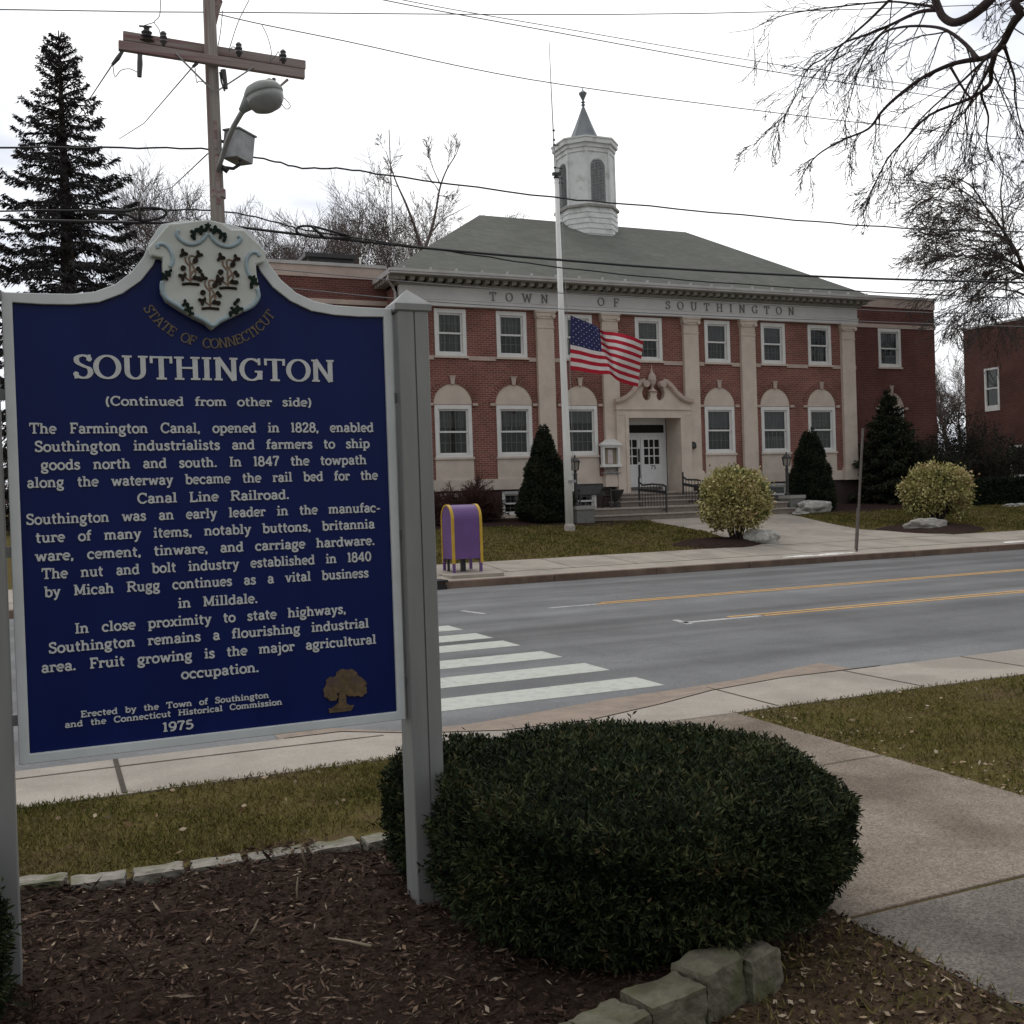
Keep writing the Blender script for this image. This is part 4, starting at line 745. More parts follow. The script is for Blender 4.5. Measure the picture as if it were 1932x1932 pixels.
def arch(x, hw, zs, Y, parent, ring=True, mat='cream'):
    """blind arch over a ground-floor window: tympanum, brick soldier ring, keystone, imposts"""
    mb = MB(); n = 24
    q = [(x+hw*math.cos(math.pi*i/n), zs+hw*math.sin(math.pi*i/n)) for i in range(n+1)]; mb.prism(q, Y-.012, Y+.01); mb.build('tympanum', M[mat], parent)
    mb = MB(); r0, r1 = hw, hw+.21
    for i in range(n):
        a0, a1 = math.pi*i/n+.012, math.pi*(i+1)/n-.012
        mb.prism([(x+r0*math.cos(a0), zs+r0*math.sin(a0)), (x+r1*math.cos(a0), zs+r1*math.sin(a0)), (x+r1*math.cos(a1), zs+r1*math.sin(a1)), (x+r0*math.cos(a1), zs+r0*math.sin(a1))], Y-.035, Y+.01)
    mb.build('arch_ring', M['brick'] if mat == 'cream' else M['brick_shaded'], parent)
    mb = MB(); mb.prism([(x-.06, zs+hw-.02), (x+.06, zs+hw-.02), (x+.095, zs+hw+.24), (x-.095, zs+hw+.24)], Y-.085, Y-.03); mb.box(x-.115, x+.115, Y-.1, Y-.03, zs+hw+.24, zs+hw+.275)
    mb.build('keystone', M['pink_stone'], parent)
    mb = MB()
    for s in (-1, 1): mb.box(min(x+s*(hw+.02), x+s*(hw+.2)), max(x+s*(hw+.02), x+s*(hw+.2)), Y-.07, Y+.01, zs-.045, zs+.045)
    mb.build('impost', M['pink_stone'], parent)
for x in gd:
    arch(x, GW+.03, gz1+.02, FY, hall)
    mb = MB(); mb.box(x-GW-.02, x+GW+.02, FY-.03, FY+.02, 2.5, gz0-.078); mb.build('spandrel_panel', M['cream'], hall)
mb = MB()
pil = [XC+o for o in (-9.25, -4.34, -1.735, 1.735, 4.34, 9.25)]
spans = []; edges_ = [10.95]
mb.box(10.9, 19.15, FY-.07, FY+.02, 2.12, 2.5); mb.box(22.05, 30.42, FY-.07, FY+.02, 2.12, 2.5); mb.build('water_table', M['cream'], hall)
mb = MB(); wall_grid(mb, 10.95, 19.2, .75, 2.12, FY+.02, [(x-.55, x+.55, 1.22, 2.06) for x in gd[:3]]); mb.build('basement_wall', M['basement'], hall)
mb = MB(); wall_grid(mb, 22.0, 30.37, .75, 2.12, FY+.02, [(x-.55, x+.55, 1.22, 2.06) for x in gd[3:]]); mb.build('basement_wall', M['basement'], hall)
for i, x in enumerate(gd):
    wb = window(x-.55, x+.55, 1.22, 2.06, FY+.05, hall, 4, 2, None, (.5, 1) if i % 2 else None, sill=False, case=.085)
    mb = MB(); mb.box(x-.62, x+.62, FY-.06, FY+.1, 1.12, 1.215); mb.build('sill', M['cream'], wb)
# belt course between pilasters and windows
mb = MB(); brk = sorted([10.95, 30.37] + [v for p_ in pil for v in (p_-.335, p_+.335)])
for a, b in zip(brk[:-1], brk[1:]):
    if any(abs((a+b)/2-p_) < .34 for p_ in pil): continue
    if b-a < .05: continue
    xs_ = sorted([a, b]+[v for x in up if a < x < b for v in (x-UW-.055, x+UW+.055)])
    for k in range(0, len(xs_)-1, 2): mb.box(xs_[k], xs_[k+1], FY-.035, FY+.01, 6.60, 6.74)
mb.build('belt_course', M['pink_stone'], hall)
for p_ in pil:
    mb = MB(); w_ = .325
    mb.box(p_-w_, p_+w_, FY-.14, FY+.02, 2.63, 7.78); mb.box(p_-w_-.02, p_+w_+.02, FY-.16, FY+.02, 7.78, 7.83); mb.box(p_-w_, p_+w_, FY-.14, FY+.02, 7.83, 8.12)
    o = mb.build('pilaster', M['cream'], hall)
    mb = MB(); mb.box(p_-w_-.03, p_+w_+.03, FY-.17, FY+.02, 8.12, 8.2); mb.box(p_-w_-.055, p_+w_+.055, FY-.195, FY+.02, 8.2, 8.33); mb.box(p_-w_-.08, p_+w_+.08, FY-.225, FY+.02, 8.33, 8.395)
    for s in (-1, 1): mb.tube([(p_+s*(w_-.02), FY-.2, 8.21), (p_+s*(w_-.02), FY-.24, 8.21)], .075, 10)
    mb.build('capital', M['cream'], o)
    mb = MB(); mb.box(p_-w_-.06, p_+w_+.06, FY-.2, FY+.02, 2.505, 2.58); mb.box(p_-w_-.03, p_+w_+.03, FY-.17, FY+.02, 2.58, 2.63); mb.box(p_-w_-.09, p_+w_+.09, FY-.22, FY-.075, 2.11, 2.505); mb.build('plinth', M['cream'], o)
# entablature
mb = MB(); mb.box(10.93, 30.39, FY-.20, FY+.3, 8.4, 8.60); mb.box(10.91, 30.41, FY-.225, FY+.3, 8.60, 8.635); mb.box(10.95, 30.37, FY-.17, FY+.3, 8.635, 9.06)
fz = mb.build('frieze', M['frieze'], hall)
M['bronze'] = MAT('frieze_letters', (.19,.185,.175), rough=.6)
mb = MB()
for s, a, b in (('TOWN', 14.2, 16.45), ('OF', 18.42, 19.3), ('SOUTHINGTON', 21.28, 27.2)):
    wsum = sum(G[c][0] for c in s)*.30; sp = (b-a-wsum)/(len(s)-1); x = a
    for c in s:
        glyph(mb, c, x, 8.655, .30, xf, th=.12, contrast=.5, y0=FY-.17, thick=.03); x += G[c][0]*.30+sp
mb.build('frieze_letters', M['bronze'], fz)
mb = MB(); mb.box(10.85, 30.47, FY-.30, FY+.3, 9.06, 9.12); mb.box(10.80, 30.52, FY-.34, FY+.3, 9.12, 9.14)
x = 10.86
while x < 30.3: mb.box(x, x+.17, FY-.62, FY-.3, 9.145, 9.27); x += .335
for s, xx in ((0, 10.5), (1, 30.42)):
    y = FY-.6
    while y < 35.1: mb.box(xx+.02, xx+.4 if not s else xx+.12, y, y+.17, 9.145, 9.27); y += .335
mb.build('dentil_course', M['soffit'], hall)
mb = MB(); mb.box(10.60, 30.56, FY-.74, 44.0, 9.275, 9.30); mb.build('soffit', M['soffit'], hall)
mb = MB()
for a, b, c, d in ((10.44, 30.72, FY-.92, FY-.74), (10.44, 10.60, FY-.74, 44.1), (30.56, 30.72, FY-.74, 44.1)):
    mb.box(a, b, c, d, 9.275, 9.345); mb.box(a-.03 if c < FY-.9 else a, b+.03 if c < FY-.9 else b, c-.03 if c < FY-.9 else c, d, 9.345, 9.43)
x = 10.9
while x < 30.65: mb.box(x, x+.035, FY-.93, FY-.80, 9.43, 9.52); x += .92
gutter = mb.build('gutter', M['gutter'], hall)
mb = MB(); mb.tube([(10.5, FY-.55, 9.3), (10.45, FY-.5, 9.12), (10.75, FY-.1, 8.98), (10.85, FY-.05, 8.8), (10.86, FY-.05, 2.2)], .045, 8); mb.build('downpipe', M['gutter'], hall)
ex0, ex1, ey0, ey1, ez, rz, ry_ = 10.55, 30.60, FY-.83, 44.05, 9.44, 12.97, 38.6
rx0, rx1 = 15.9, 25.42
mb = MB(); V_ = [(ex0, ey0, ez), (ex1, ey0, ez), (ex1, ey1, ez), (ex0, ey1, ez), (rx0, ry_, rz), (rx1, ry_, rz)]
Vb = [(x, y, z-.07) for x, y, z in V_[:4]]
mb.add(V_+Vb, [(0,1,5,4), (1,2,5), (2,3,4,5), (3,0,4), (0,6,7,1), (1,7,8,2), (2,8,9,3), (3,9,6,0), (6,9,8,7)])
roof = mb.build('roof', M['roof'], hall)
# wings
WY = 35.2
for s in (-1, 1):
    xa, xb = (30.37, 35.9) if s > 0 else (5.42, 10.95); xw = 33.31 if s > 0 else 2*XC-33.31
    mb = MB(); wall_grid(mb, xa, xb, .8, 9.45, WY, [(xw-.62, xw+.62, 6.9, 8.55), (xw-GW, xw+GW, 3.35, 5.1)])
    xo = xb if s > 0 else xa
    mb.add([(xo, WY, .8), (xo, 43.2, .8), (xo, 43.2, 9.45), (xo, WY, 9.45)], [(0,1,2,3) if s > 0 else (0,3,2,1)]); mb.add([(xa, 43.2, .8), (xb, 43.2, .8), (xb, 43.2, 9.45), (xa, 43.2, 9.45)], [(0,3,2,1)])
    mb.build('wing_wall', M['brick_shaded'], hall)
    mb = MB(); mb.box(xa+.02 if s > 0 else xa+.1, xb-.1 if s > 0 else xb-.02, WY+.5, WY+.52, 1, 9.3); mb.build('unlit_room_board', M['dark'], hall)
    mb = MB(); c0, c1 = (xa, xb+.03) if s > 0 else (xa-.03, xb)
    mb.box(c0, c1, WY-.03, WY+.3, 9.45, 9.84); mb.box(c1-.3 if s > 0 else c0, c1 if s > 0 else c0+.3, WY+.3, 43.2, 9.45, 9.84)
    mb.build('parapet', M['pink_stone'], hall)
    mb = MB(); mb.box(c0-(.03 if s < 0 else 0), c1+(.03 if s > 0 else 0), WY-.07, 43.25, 9.842, 9.95); mb.build('coping', M['gutter'], hall)
    mb = MB(); mb.box(xa+(.003 if s > 0 else 0), xb+(.025 if s > 0 else 0), WY-.03, WY+.02, 8.57, 8.73); mb.build('belt_course', M['pink_stone'], hall)
    window(xw-.62, xw+.62, 6.9, 8.55, WY, hall, 3, 2, .45, None); window(xw-GW, xw+GW, 3.35, 5.1, WY, hall, 4, 2, .35, None)
    arch(xw, GW+.03, 5.12, WY, hall, mat='pink_stone')
mb = MB(); mb.box(9.2, 10.9, 39.2, 40.6, 9.95, 11.05); mb.box(9.05, 11.0, 39.05, 40.75, 11.05, 11.2); mb.build('roof_hatch', M['black'], hall)
mb = MB(); mb.tube([(10.7, 37.5, 9.9), (10.7, 37.5, 10.75)], .035, 6); mb.build('vent_pipe', M['white_pole'], hall)

# entrance: surround, swan-neck pediment, doors
mb = MB(); sy = FY-.26
mb.box(19.02, 19.5, sy, FY+.02, 1.86, 4.68); mb.box(21.72, 22.2, sy, FY+.02, 1.86, 4.68)
mb.box(19.02, 22.2, sy, FY+.02, 4.685, 4.9); mb.box(18.98, 22.24, sy-.04, FY+.02, 4.9, 4.945)
mb.box(19.36, 19.497, sy-.03, FY+.75, 1.86, 4.599); mb.box(21.723, 21.86, sy-.03, FY+.75, 1.86, 4.599); mb.box(19.355, 21.865, sy-.034, sy-.002, 4.60, 4.76); mb.box(19.36, 19.497, FY+.021, FY+1.0, 4.6, 4.679); mb.box(21.723, 21.86, FY+.021, FY+1.0, 4.6, 4.679)
mb.box(19.5, 21.72, FY+.02, FY+.9, 4.682, 4.75)
surr = mb.build('door_surround', M['cream'], hall)
half = [(0, 4.945), (-1.58, 4.945), (-1.62, 5.17), (-1.42, 5.2), (-1.18, 5.30), (-.95, 5.47), (-.75, 5.70), (-.55, 5.86), (-.40, 5.90), (-.30, 5.86)]
hole = [(-.30, 5.80), (-.42, 5.70), (-.49, 5.55), (-.47, 5.40), (-.38, 5.27), (-.25, 5.24), (-.15, 5.31), (-.12, 5.45), (-.16, 5.52), (-.10, 5.56), (0, 5.56)]
L_ = half + hole; full = [(XC-.05+a, b) for a, b in L_] + [(XC-.05-a, b) for a, b in L_[::-1] if a < -1e-6]
mb = MB(); mb.prism(full, sy+.02, FY-.02); ped = mb.build('pediment', M['cream'], surr)
mb = MB(); PX = XC-.05
for s in (-1, 1):
    curve = [(-1.68, 5.19), (-1.42, 5.235), (-1.18, 5.335), (-.95, 5.51), (-.75, 5.745), (-.55, 5.90), (-.40, 5.935)]
    for (a, b), (c, d) in zip(curve[:-1], curve[1:]): mb.bar((PX+s*a, sy-.03, b), (PX+s*c, sy-.03, d), .16, .07, up=(0,1,0))
    for (a, b), (c, d) in zip(curve[:-1], curve[1:]): mb.bar((PX+s*a, sy-.08, b+.04), (PX+s*c, sy-.08, d+.04), .14, .05, up=(0,1,0))
    mb.tube([(PX-s*.36, sy-.13, 5.85), (PX-s*.36, sy+.1, 5.85)], .13, 14)
mb.build('scroll_moulding', M['pink_stone'], surr)
mb = MB(); mb.lathe((PX, sy+.1, 5.56), [(.16, 0), (.19, .03), (.06, .13), (.05, .2), (.12, .3), (.16, .45), (.14, .6), (.06, .72), (.05, .78), (.02, .86), (.008, 1.0)], 12); mb.build('finial', M['pink_stone'], surr)
DY = FY+.75
mb = MB(); mb.box(19.5, 21.72, DY+.04, DY+.1, 1.88, 4.68); mb.build('door_frame', M['door'], surr)
mb = MB(); mb.box(19.58, 21.62, DY+.015, DY+.035, 4.12, 4.42); mb.build('transom', M['dark'], surr)
for k, (a, b) in enumerate(((19.6, 20.55), (20.57, 21.52))):
    mb = MB(); z0, z1 = 1.93, 3.98
    gx0, gx1, gz0_, gz1_ = a+.14, b-.14, 2.93, 3.86
    mb.box(a, gx0, DY-.01, DY+.03, z0, z1); mb.box(gx1, b, DY-.01, DY+.03, z0, z1); mb.box(gx0, gx1, DY-.009, DY+.03, z0, gz0_); mb.box(gx0, gx1, DY-.009, DY+.03, gz1_, z1)
    for i in (1, 2): xx = gx0+(gx1-gx0)*i/3; mb.box(xx-.022, xx+.022, DY-.004, DY+.02, gz0_, gz1_)
    for i in (1, 2): zz = gz0_+(gz1_-gz0_)*i/3; mb.box(gx0, gx1, DY-.002, DY+.02, zz-.022, zz+.022)
    mb.box(gx0+.02, gx1-.02, DY-.02, DY-.008, 2.15, 2.6)
    dr = mb.build('door', M['door'], surr)
    mb = MB(); mb.box(gx0, gx1, DY+.022, DY+.028, gz0_, gz1_); mb.build('door_glass', M['dark'], surr)
mb = MB()
for z in (2.42, 3.02): mb.box(20.44, 20.50, DY-.06, DY-.01, z, z+.5)
mb.build('door_handle', M['black'], surr)
mb = MB(); mb.box(19.7, 21.45, DY-.024, DY-.01, 1.95, 2.08); mb.build('kick_plate', M['rust'], surr)
mb = MB()
for c, x in (('7', 20.98), ('5', 21.1)): glyph(mb, c, x, 2.74, .15, xf, th=.17, y0=DY-.012)
mb.build('door_number', M['black'], surr)
# cupola
def octo(xc, yc, w, a):
    h = w/2; k = a/2
    return [(xc-k, yc-h), (xc+k, yc-h), (xc+h, yc-k), (xc+h, yc+k), (xc+k, yc+h), (xc-k, yc+h), (xc-h, yc+k), (xc-h, yc-k)]
CX, CYY = 20.66, 38.6
mb = MB()
nb = 9
for i in range(nb):
    z0 = 11.43+i*.215; o0 = octo(CX, CYY, 2.30, 1.10); o1 = octo(CX, CYY, 2.25, 1.08)
    vs = [(x, y, z0) for x, y in o0]+[(x, y, z0+.215) for x, y in o1]; mb.add(vs, [(k, (k+1) % 8, 8+(k+1) % 8, 8+k) for k in range(8)]+[tuple(range(7, -1, -1))])
cup = mb.build('cupola', M['cupola'], hall)
mb = MB(); mb.flat(octo(CX, CYY, 2.42, 1.15), 13.36, 13.46); mb.build('cupola_ledge', M['soffit'], cup)
mb = MB(); mb.flat(octo(CX, CYY, 2.10, 1.02), 13.46, 15.76)
for (a, b) in zip(octo(CX, CYY, 2.10, 1.02), octo(CX, CYY, 2.10, 1.02)[1:]+octo(CX, CYY, 2.10, 1.02)[:1]):
    mb.bar((a[0], a[1], 13.47), (a[0], a[1], 15.74), .075, .075)
mb.build('lantern', M['cupola'], cup)
mb = MB(); mb.flat(octo(CX, CYY, 2.17, 1.05), 15.6, 15.765); mb.flat(octo(CX, CYY, 2.27, 1.09), 15.765, 15.92); mb.flat(octo(CX, CYY, 2.44, 1.16), 15.92, 16.1); mb.flat(octo(CX, CYY, 2.50, 1.19), 16.1, 16.16); mb.build('lantern_cornice', M['cupola'], cup)
def louver(P0, dx, nrm):
    """arched louvre on a lantern face, P0 bottom centre"""
    mb = MB(); n = 14; hw, hh = .325, 1.42
    q = [(-hw, 0), (hw, 0)]+[(hw*math.cos(math.pi*i/n), hh+hw*math.sin(math.pi*i/n)) for i in range(n+1)]
    def w2(a, z, d): return (P0[0]+dx[0]*a+nrm[0]*d, P0[1]+dx[1]*a+nrm[1]*d, P0[2]+z)
    m_ = len(q); mb.add([w2(a, z, .012) for a, z in q]+[w2(a, z, -.02) for a, z in q], [tuple(range(m_))]+[(i, i+m_, (i+1) % m_+m_, (i+1) % m_) for i in range(m_)])
    z = .04
    while z < hh+hw-.06:
        hx = hw-.03 if z < hh else math.sqrt(max(hw**2-(z-hh)**2, .002))-.03
        if hx > .03: mb.add([w2(-hx, z, .045), w2(hx, z, .045), w2(hx, z+.045, .014), w2(-hx, z+.045, .014)], [(0,1,2,3)])
        z += .06
    for a in (-.16, 0, .16): mb.add([w2(a-.012, .02, .05), w2(a+.012, .02, .05), w2(a+.012, hh+.25, .05), w2(a-.012, hh+.25, .05)], [(0,1,2,3)])
    return mb.build('louver', M['louver'], cup)
louver((CX, CYY-1.05, 13.58), (1, 0), (0, -1)); louver((CX-1.05, CYY, 13.58), (0, -1), (-1, 0)); louver((CX+1.05, CYY, 13.58), (0, 1), (1, 0)); louver((CX, CYY+1.05, 13.58), (-1, 0), (0, 1))
mb = MB(); prof = [(.80, 16.15), (.70, 16.28), (.57, 16.5), (.39, 16.9), (.22, 17.32), (.08, 17.68), (.04, 17.76)]
mb.lathe((CX, CYY, 0), prof, 8, a0=R(22.5)); mb.build('spire', M['spire'], cup)
mb = MB(); mb.lathe((CX, CYY, 17.74), [(.05, 0), (.05, .06), (.1, .09), (.05, .13), (.04, .17), (.1, .2), (.04, .24), (.05, .3), (.16, .53), (.17, .58), (.04, .68), (.02, .72), (.015, .8)], 10); mb.build('finial', M['spire'], cup)
# steps and terrace before the door
for x0, x1, y0, y1, z0, z1 in ((16.4, 24.7, 30.95, 31.40, .5, 1.14), (16.4, 24.7, 31.35, 34.0, .5, 1.36), (18.6, 22.5, 32.95, 33.78, 1.362, 1.57), (18.85, 22.3, 33.28, 33.735, 1.572, 1.73), (19.0, 22.2, 33.5, 33.735, 1.732, 1.858)):
    mb = MB(); mb.box(x0+.03, x1-.03, y0+.035, y1, z0, z1-.05); sp_ = mb.build('step', M['riser_shaded'], hall); mb = MB(); mb.box(x0, x1, y0, y1, z1-.05, z1); mb.build('tread', M['step'], sp_)
mb = MB(); mb.box(19.497, 21.723, 33.6, 34.9, 1.70, 1.88); mb.build('door_sill', M['step'], hall)
M_l = MB(); M_l.lathe((18.15+4.15, FY-.2, 3.45), [(.09, 0), (.12, .05), (.11, .2), (.05, .26)], 10)
wl = M_l.build('wall_lamp', M['black']); tag(wl, 'small round black lamp on the cream pilaster right of the entrance', 'wall lamp')

# ------------------------------------------------------------------ neighbour building on the right
nb_ = thing('brick_building', (44, 34, 1.2), 'plain dark red brick building cut off by the right edge of the photo', 'building')
mb = MB(); Xn = 44.0
wins = [(atX(1857, 697, Xn).y, atX(1887, 773, Xn).y, 5.44, 7.62), (38.47, 37.35, 1.9, 3.62), (35.9, 34.9, 5.44, 7.62), (32.5, 31.5, 5.44, 7.62)]
wins = [(min(a, b), max(a, b), c, d) for a, b, c, d in wins]
ysb = sorted({26, 41.2} | {v for w_ in wins for v in w_[:2]}); zsb = sorted({.8, 9.75} | {v for w_ in wins for v in w_[2:]})
for a, b in zip(ysb[:-1], ysb[1:]):
    for c, d in zip(zsb[:-1], zsb[1:]):
        if any(w_[0] < (a+b)/2 < w_[1] and w_[2] < (c+d)/2 < w_[3] for w_ in wins): continue
        mb.add([(Xn, a, c), (Xn, b, c), (Xn, b, d), (Xn, a, d)], [(0,3,2,1)])
for a, b, c, d in wins: mb.add([(Xn, a, c), (Xn, b, c), (Xn, b, d), (Xn, a, d), (Xn+.14, a, c), (Xn+.14, b, c), (Xn+.14, b, d), (Xn+.14, a, d)], [(0,1,5,4), (1,2,6,5), (2,3,7,6), (3,0,4,7)])
mb.add([(44, 26, .8), (60, 26, .8), (60, 26, 9.75), (44, 26, 9.75)], [(0,1,2,3)]); mb.add([(44, 41.2, .8), (60, 41.2, .8), (60, 41.2, 9.75), (44, 41.2, 9.75)], [(0,3,2,1)])
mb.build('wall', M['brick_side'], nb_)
mb = MB(); mb.box(43.96, 60.04, 25.96, 41.24, 9.752, 9.86); mb.build('coping', M['gutter'], nb_)
mb = MB(); mb.box(44.5, 44.52, 26.5, 41, 1, 9.5); mb.build('unlit_room_board', M['dark'], nb_)
for a, b, c, d in wins:
    mb = MB(); f_ = .1; zm = (c+d)/2+.05
    mb.box(Xn-.03, Xn+.08, a, a+f_, c, d); mb.box(Xn-.03, Xn+.08, b-f_, b, c, d); mb.box(Xn-.029, Xn+.08, a+f_, b-f_, d-f_, d); mb.box(Xn-.029, Xn+.08, a+f_, b-f_, c+.18, c+.28); mb.box(Xn-.029, Xn+.08, a+f_, b-f_, zm-.04, zm+.04); mb.box(Xn-.035, Xn+.08, a+f_, b-f_, c, c+.18)
    w_ = mb.build('window', M['sash'], nb_)
    mb = MB(); mb.add([(Xn+.06, a, c), (Xn+.06, b, c), (Xn+.06, b, d), (Xn+.06, a, d)], [(0,3,2,1)]); mb.build('pane', M['glass'], w_)
    mb = MB(); mb.box(Xn+.15, Xn+.16, a, b, zm-.1, d); mb.build('blind', M['blind'], w_)
# ================================================================== STREET OBJECTS
# ---- utility pole, lamp, wires
UY = 22.0
def U(x, y, dy=0): return at(x, y, UY+dy)
pb = U(401, 430); px0 = pb.x
pole = thing('utility_pole', (3.33, UY, .1), 'tall weathered wooden utility pole with a reddish double crossarm, behind the blue sign', 'utility pole')
mb = MB(); mb.tube([(3.37, UY, .0), (3.355, UY, 5), (3.335, UY, 10), (3.32, UY, 14.2)], [.165, .15, .132, .115], 14); shaft = mb.build('shaft', M['wood_pole'], pole, smooth=True)
mb = MB(); mb.tube([(3.36, UY, 8.05), (3.36, UY, 8.22)], .158, 14); mb.tube([(3.35, UY-.12, 7.9), (3.35, UY-.14, 8.9)], .045, 8); mb.tube([(3.34, UY-.12, 9.0), (3.34, UY-.135, 9.55)], .035, 8); mb.build('pole_band', M['arm_wood'], shaft)
aL, aR = U(222, 84), U(570, 139)
d_ = (aR-aL); ang = math.atan2(d_.z, d_.x)
for k, (dy, dz, sh) in enumerate(((-.20, -.04, 0), (.20, .32, .12))):
    mb = MB(); mb.bar((aL.x+sh, UY+dy, aL.z+dz-.06), (aR.x+sh, UY+dy, aR.z+dz-.06), .12, .18); mb.build('crossarm', M['arm_wood'], pole, bevel=.01)
mb = MB()
mb.bar((aL.x+1.05, UY-.28, 10.75), (3.3, UY-.17, 10.15), .04, .02); mb.bar((aR.x-1.05, UY-.28, 10.68), (3.4, UY-.17, 10.15), .04, .02)
mb.build('arm_brace', M['metal_grey'], pole)
def insul(x, y, hgt, mat='porcelain', dy=-.2):
    p = U(x, y); mb = MB(); mb.lathe((p.x, UY+dy, p.z), [(.03, -.02), (.05, .02), (.075, .06), (.055, .10), (.075, .14), (.055, .18), (.065, .22), (.03, hgt)], 10); return mb.build('insulator', M[mat], pole)
for x, y in ((307, 92), (448, 112), (531, 125)): insul(x, y, .26)
p = U(279, 70); mb = MB(); mb.lathe((p.x, UY+.2, p.z-.06), [(.03, 0), (.16, .05), (.09, .1), (.14, .14), (.08, .19), (.11, .23), (.05, .29), (.07, .34)], 12); mb.bar((p.x-.14, UY+.2, p.z+.28), (p.x+.1, UY+.2, p.z+.30), .03); mb.build('insulator', M['porcelain'], pole)
def hang(pts, r, mat): mb = MB(); mb.tube([U(x, y, -.2) for x, y in pts], r, 8); return mb.build('hanging_insulator', M[mat], pole)
hang([(264, 101), (264, 120), (263, 145)], [.045, .055, .045], 'porcelain'); hang([(232, 95), (222, 110), (212, 122)], [.03, .045, .03], 'porcelain')
hang([(372, 119), (364, 126)], [.035, .03], 'porcelain'); hang([(421, 132), (424, 150), (427, 168)], [.06, .05, .035], 'porcelain'); hang([(415, 136), (418, 155), (424, 172)], [.02, .02, .02], 'black')
hang([(517, 148), (516, 160)], [.04, .04], 'porcelain'); hang([(543, 150), (528, 163)], [.028, .022], 'arm_wood')
# jumper wires on the pole
mb = MB()
for pts in ([(303, 0), (301, 30), (291, 42), (301, 58), (305, 90)], [(291, 42), (272, 48)], [(420, 20), (416, 60), (411, 88)], [(470, 0), (450, 40), (435, 85), (432, 98)], [(432, 98), (440, 88), (448, 100), (448, 112)], [(493, 45), (505, 70), (512, 100), (508, 118)], [(508, 118), (520, 105), (526, 98), (528, 125)],
            [(213, 124), (217, 145), (228, 133), (245, 130), (260, 137)], [(368, 128), (371, 155), (376, 153), (392, 157)], [(522, 180), (538, 205), (548, 200), (536, 185), (520, 178)]):
    mb.tube([U(x, y, -.15) for x, y in SP(pts, 4)], .009, 5)
mb.build('jumper_wire', M['thin_wire'], pole)
mb = MB(); mb.tube([U(412, 0), U(408, 15), U(404, 45)], [.09, .08, .05], 8); mb.build('riser_bracket', M['arm_wood'], pole)
# control box
cb_ = thing('control_box', U(438, 285), 'small grey metal box strapped to the utility pole below the street lamp', 'control box')
a, b = U(418, 250), U(461, 300)
mb = MB(); mb.box(-.24, .24, -.2, .2, -.29, .27); mb.box(-.27, .27, -.23, .23, .27, .31); bd_ = mb.build('body', M['metal_grey'], cb_, bevel=.015); bd_.data.transform(Matrix.Translation((3.80, UY-.05, 9.10)) @ Matrix.Rotation(R(7), 4, 'Y') @ Matrix.Rotation(R(38), 4, 'Z'))
mb = MB(); mb.bar((3.44, UY-.02, 9.2), (3.75, UY-.05, 9.18), .05); mb.bar((3.44, UY-.02, 8.95), (3.72, UY-.05, 8.97), .05); mb.build('mounting_strap', M['black'], cb_)
mb = MB(); mb.tube([U(452, 296, -.15), U(453, 310, -.15), U(440, 318, -.15), U(424, 316, -.15), U(415, 311, -.15)], .035, 7); mb.tube([U(415, 312, -.15), U(430, 324, -.15)], .05, 7); mb.build('conduit', M['black'], cb_)
mb = MB(); q = U(441, 249, -.1); mb.lathe((q.x, UY-.1, q.z-.03), [(.05, 0), (.06, .05), (.02, .1)], 8); mb.build('cable_gland', M['black'], cb_)
# street lamp: curved arm and bowl head
lamp = thing('street_lamp', U(412, 320), 'grey street lamp on a curved arm, bracketed to the wooden utility pole', 'street lamp')
mb = MB(); mb.tube([U(x, y, dy) for (x, y), dy in zip([(411, 322), (418, 300), (428, 268), (441, 238), (455, 214), (470, 197)], [-.16, -.35, -.75, -1.1, -1.4, -1.6])], .05, 10); mb.build('arm', M['metal_grey'], lamp, smooth=True)
hc = U(497, 176, -1.9)
mb = MB(); mb.lathe((0, 0, 0), [(.02, .21), (.16, .19), (.27, .13), (.325, .04), (.335, -.02), (.325, -.06)], 22, sx=1.12, sy=1.0)
hd = mb.build('head', M['lamp_grey'], None, smooth=True); 
mb2 = MB(); mb2.lathe((0, 0, 0), [(.325, -.06), (.31, -.17), (.235, -.29), (.11, -.35), (.02, -.365)], 22, sx=1.12)
gl_ = mb2.build('bowl', MAT('lamp_bowl', (.20,.205,.20), (.25,.255,.25), scale=4, rough=.25, spec=.5), None, smooth=True)
mb3 = MB(); mb3.tube([(-.20, 0, -.04), (-.36, 0, -.13), (-.50, 0, -.22)], [.20, .12, .058], 12); nk = mb3.build('neck', M['lamp_grey'], None, smooth=True)
tiltM = Matrix.Translation(hc) @ Matrix.Rotation(R(-22), 4, 'Z') @ Matrix.Rotation(R(-14), 4, 'Y')
for o in (hd, gl_, nk):
    o.data.transform(tiltM); o.parent = lamp if o is not gl_ and o is not nk else hd
    if o is hd: o.matrix_parent_inverse = Matrix.Translation(-lamp.location)
mb = MB(); q = U(517, 158, -1.9); mb.lathe((hc.x+.12, hc.y, hc.z+.18), [(.06, 0), (.06, .09), (.03, .11)], 10); mb.build('photocell', M['lamp_grey'], lamp)
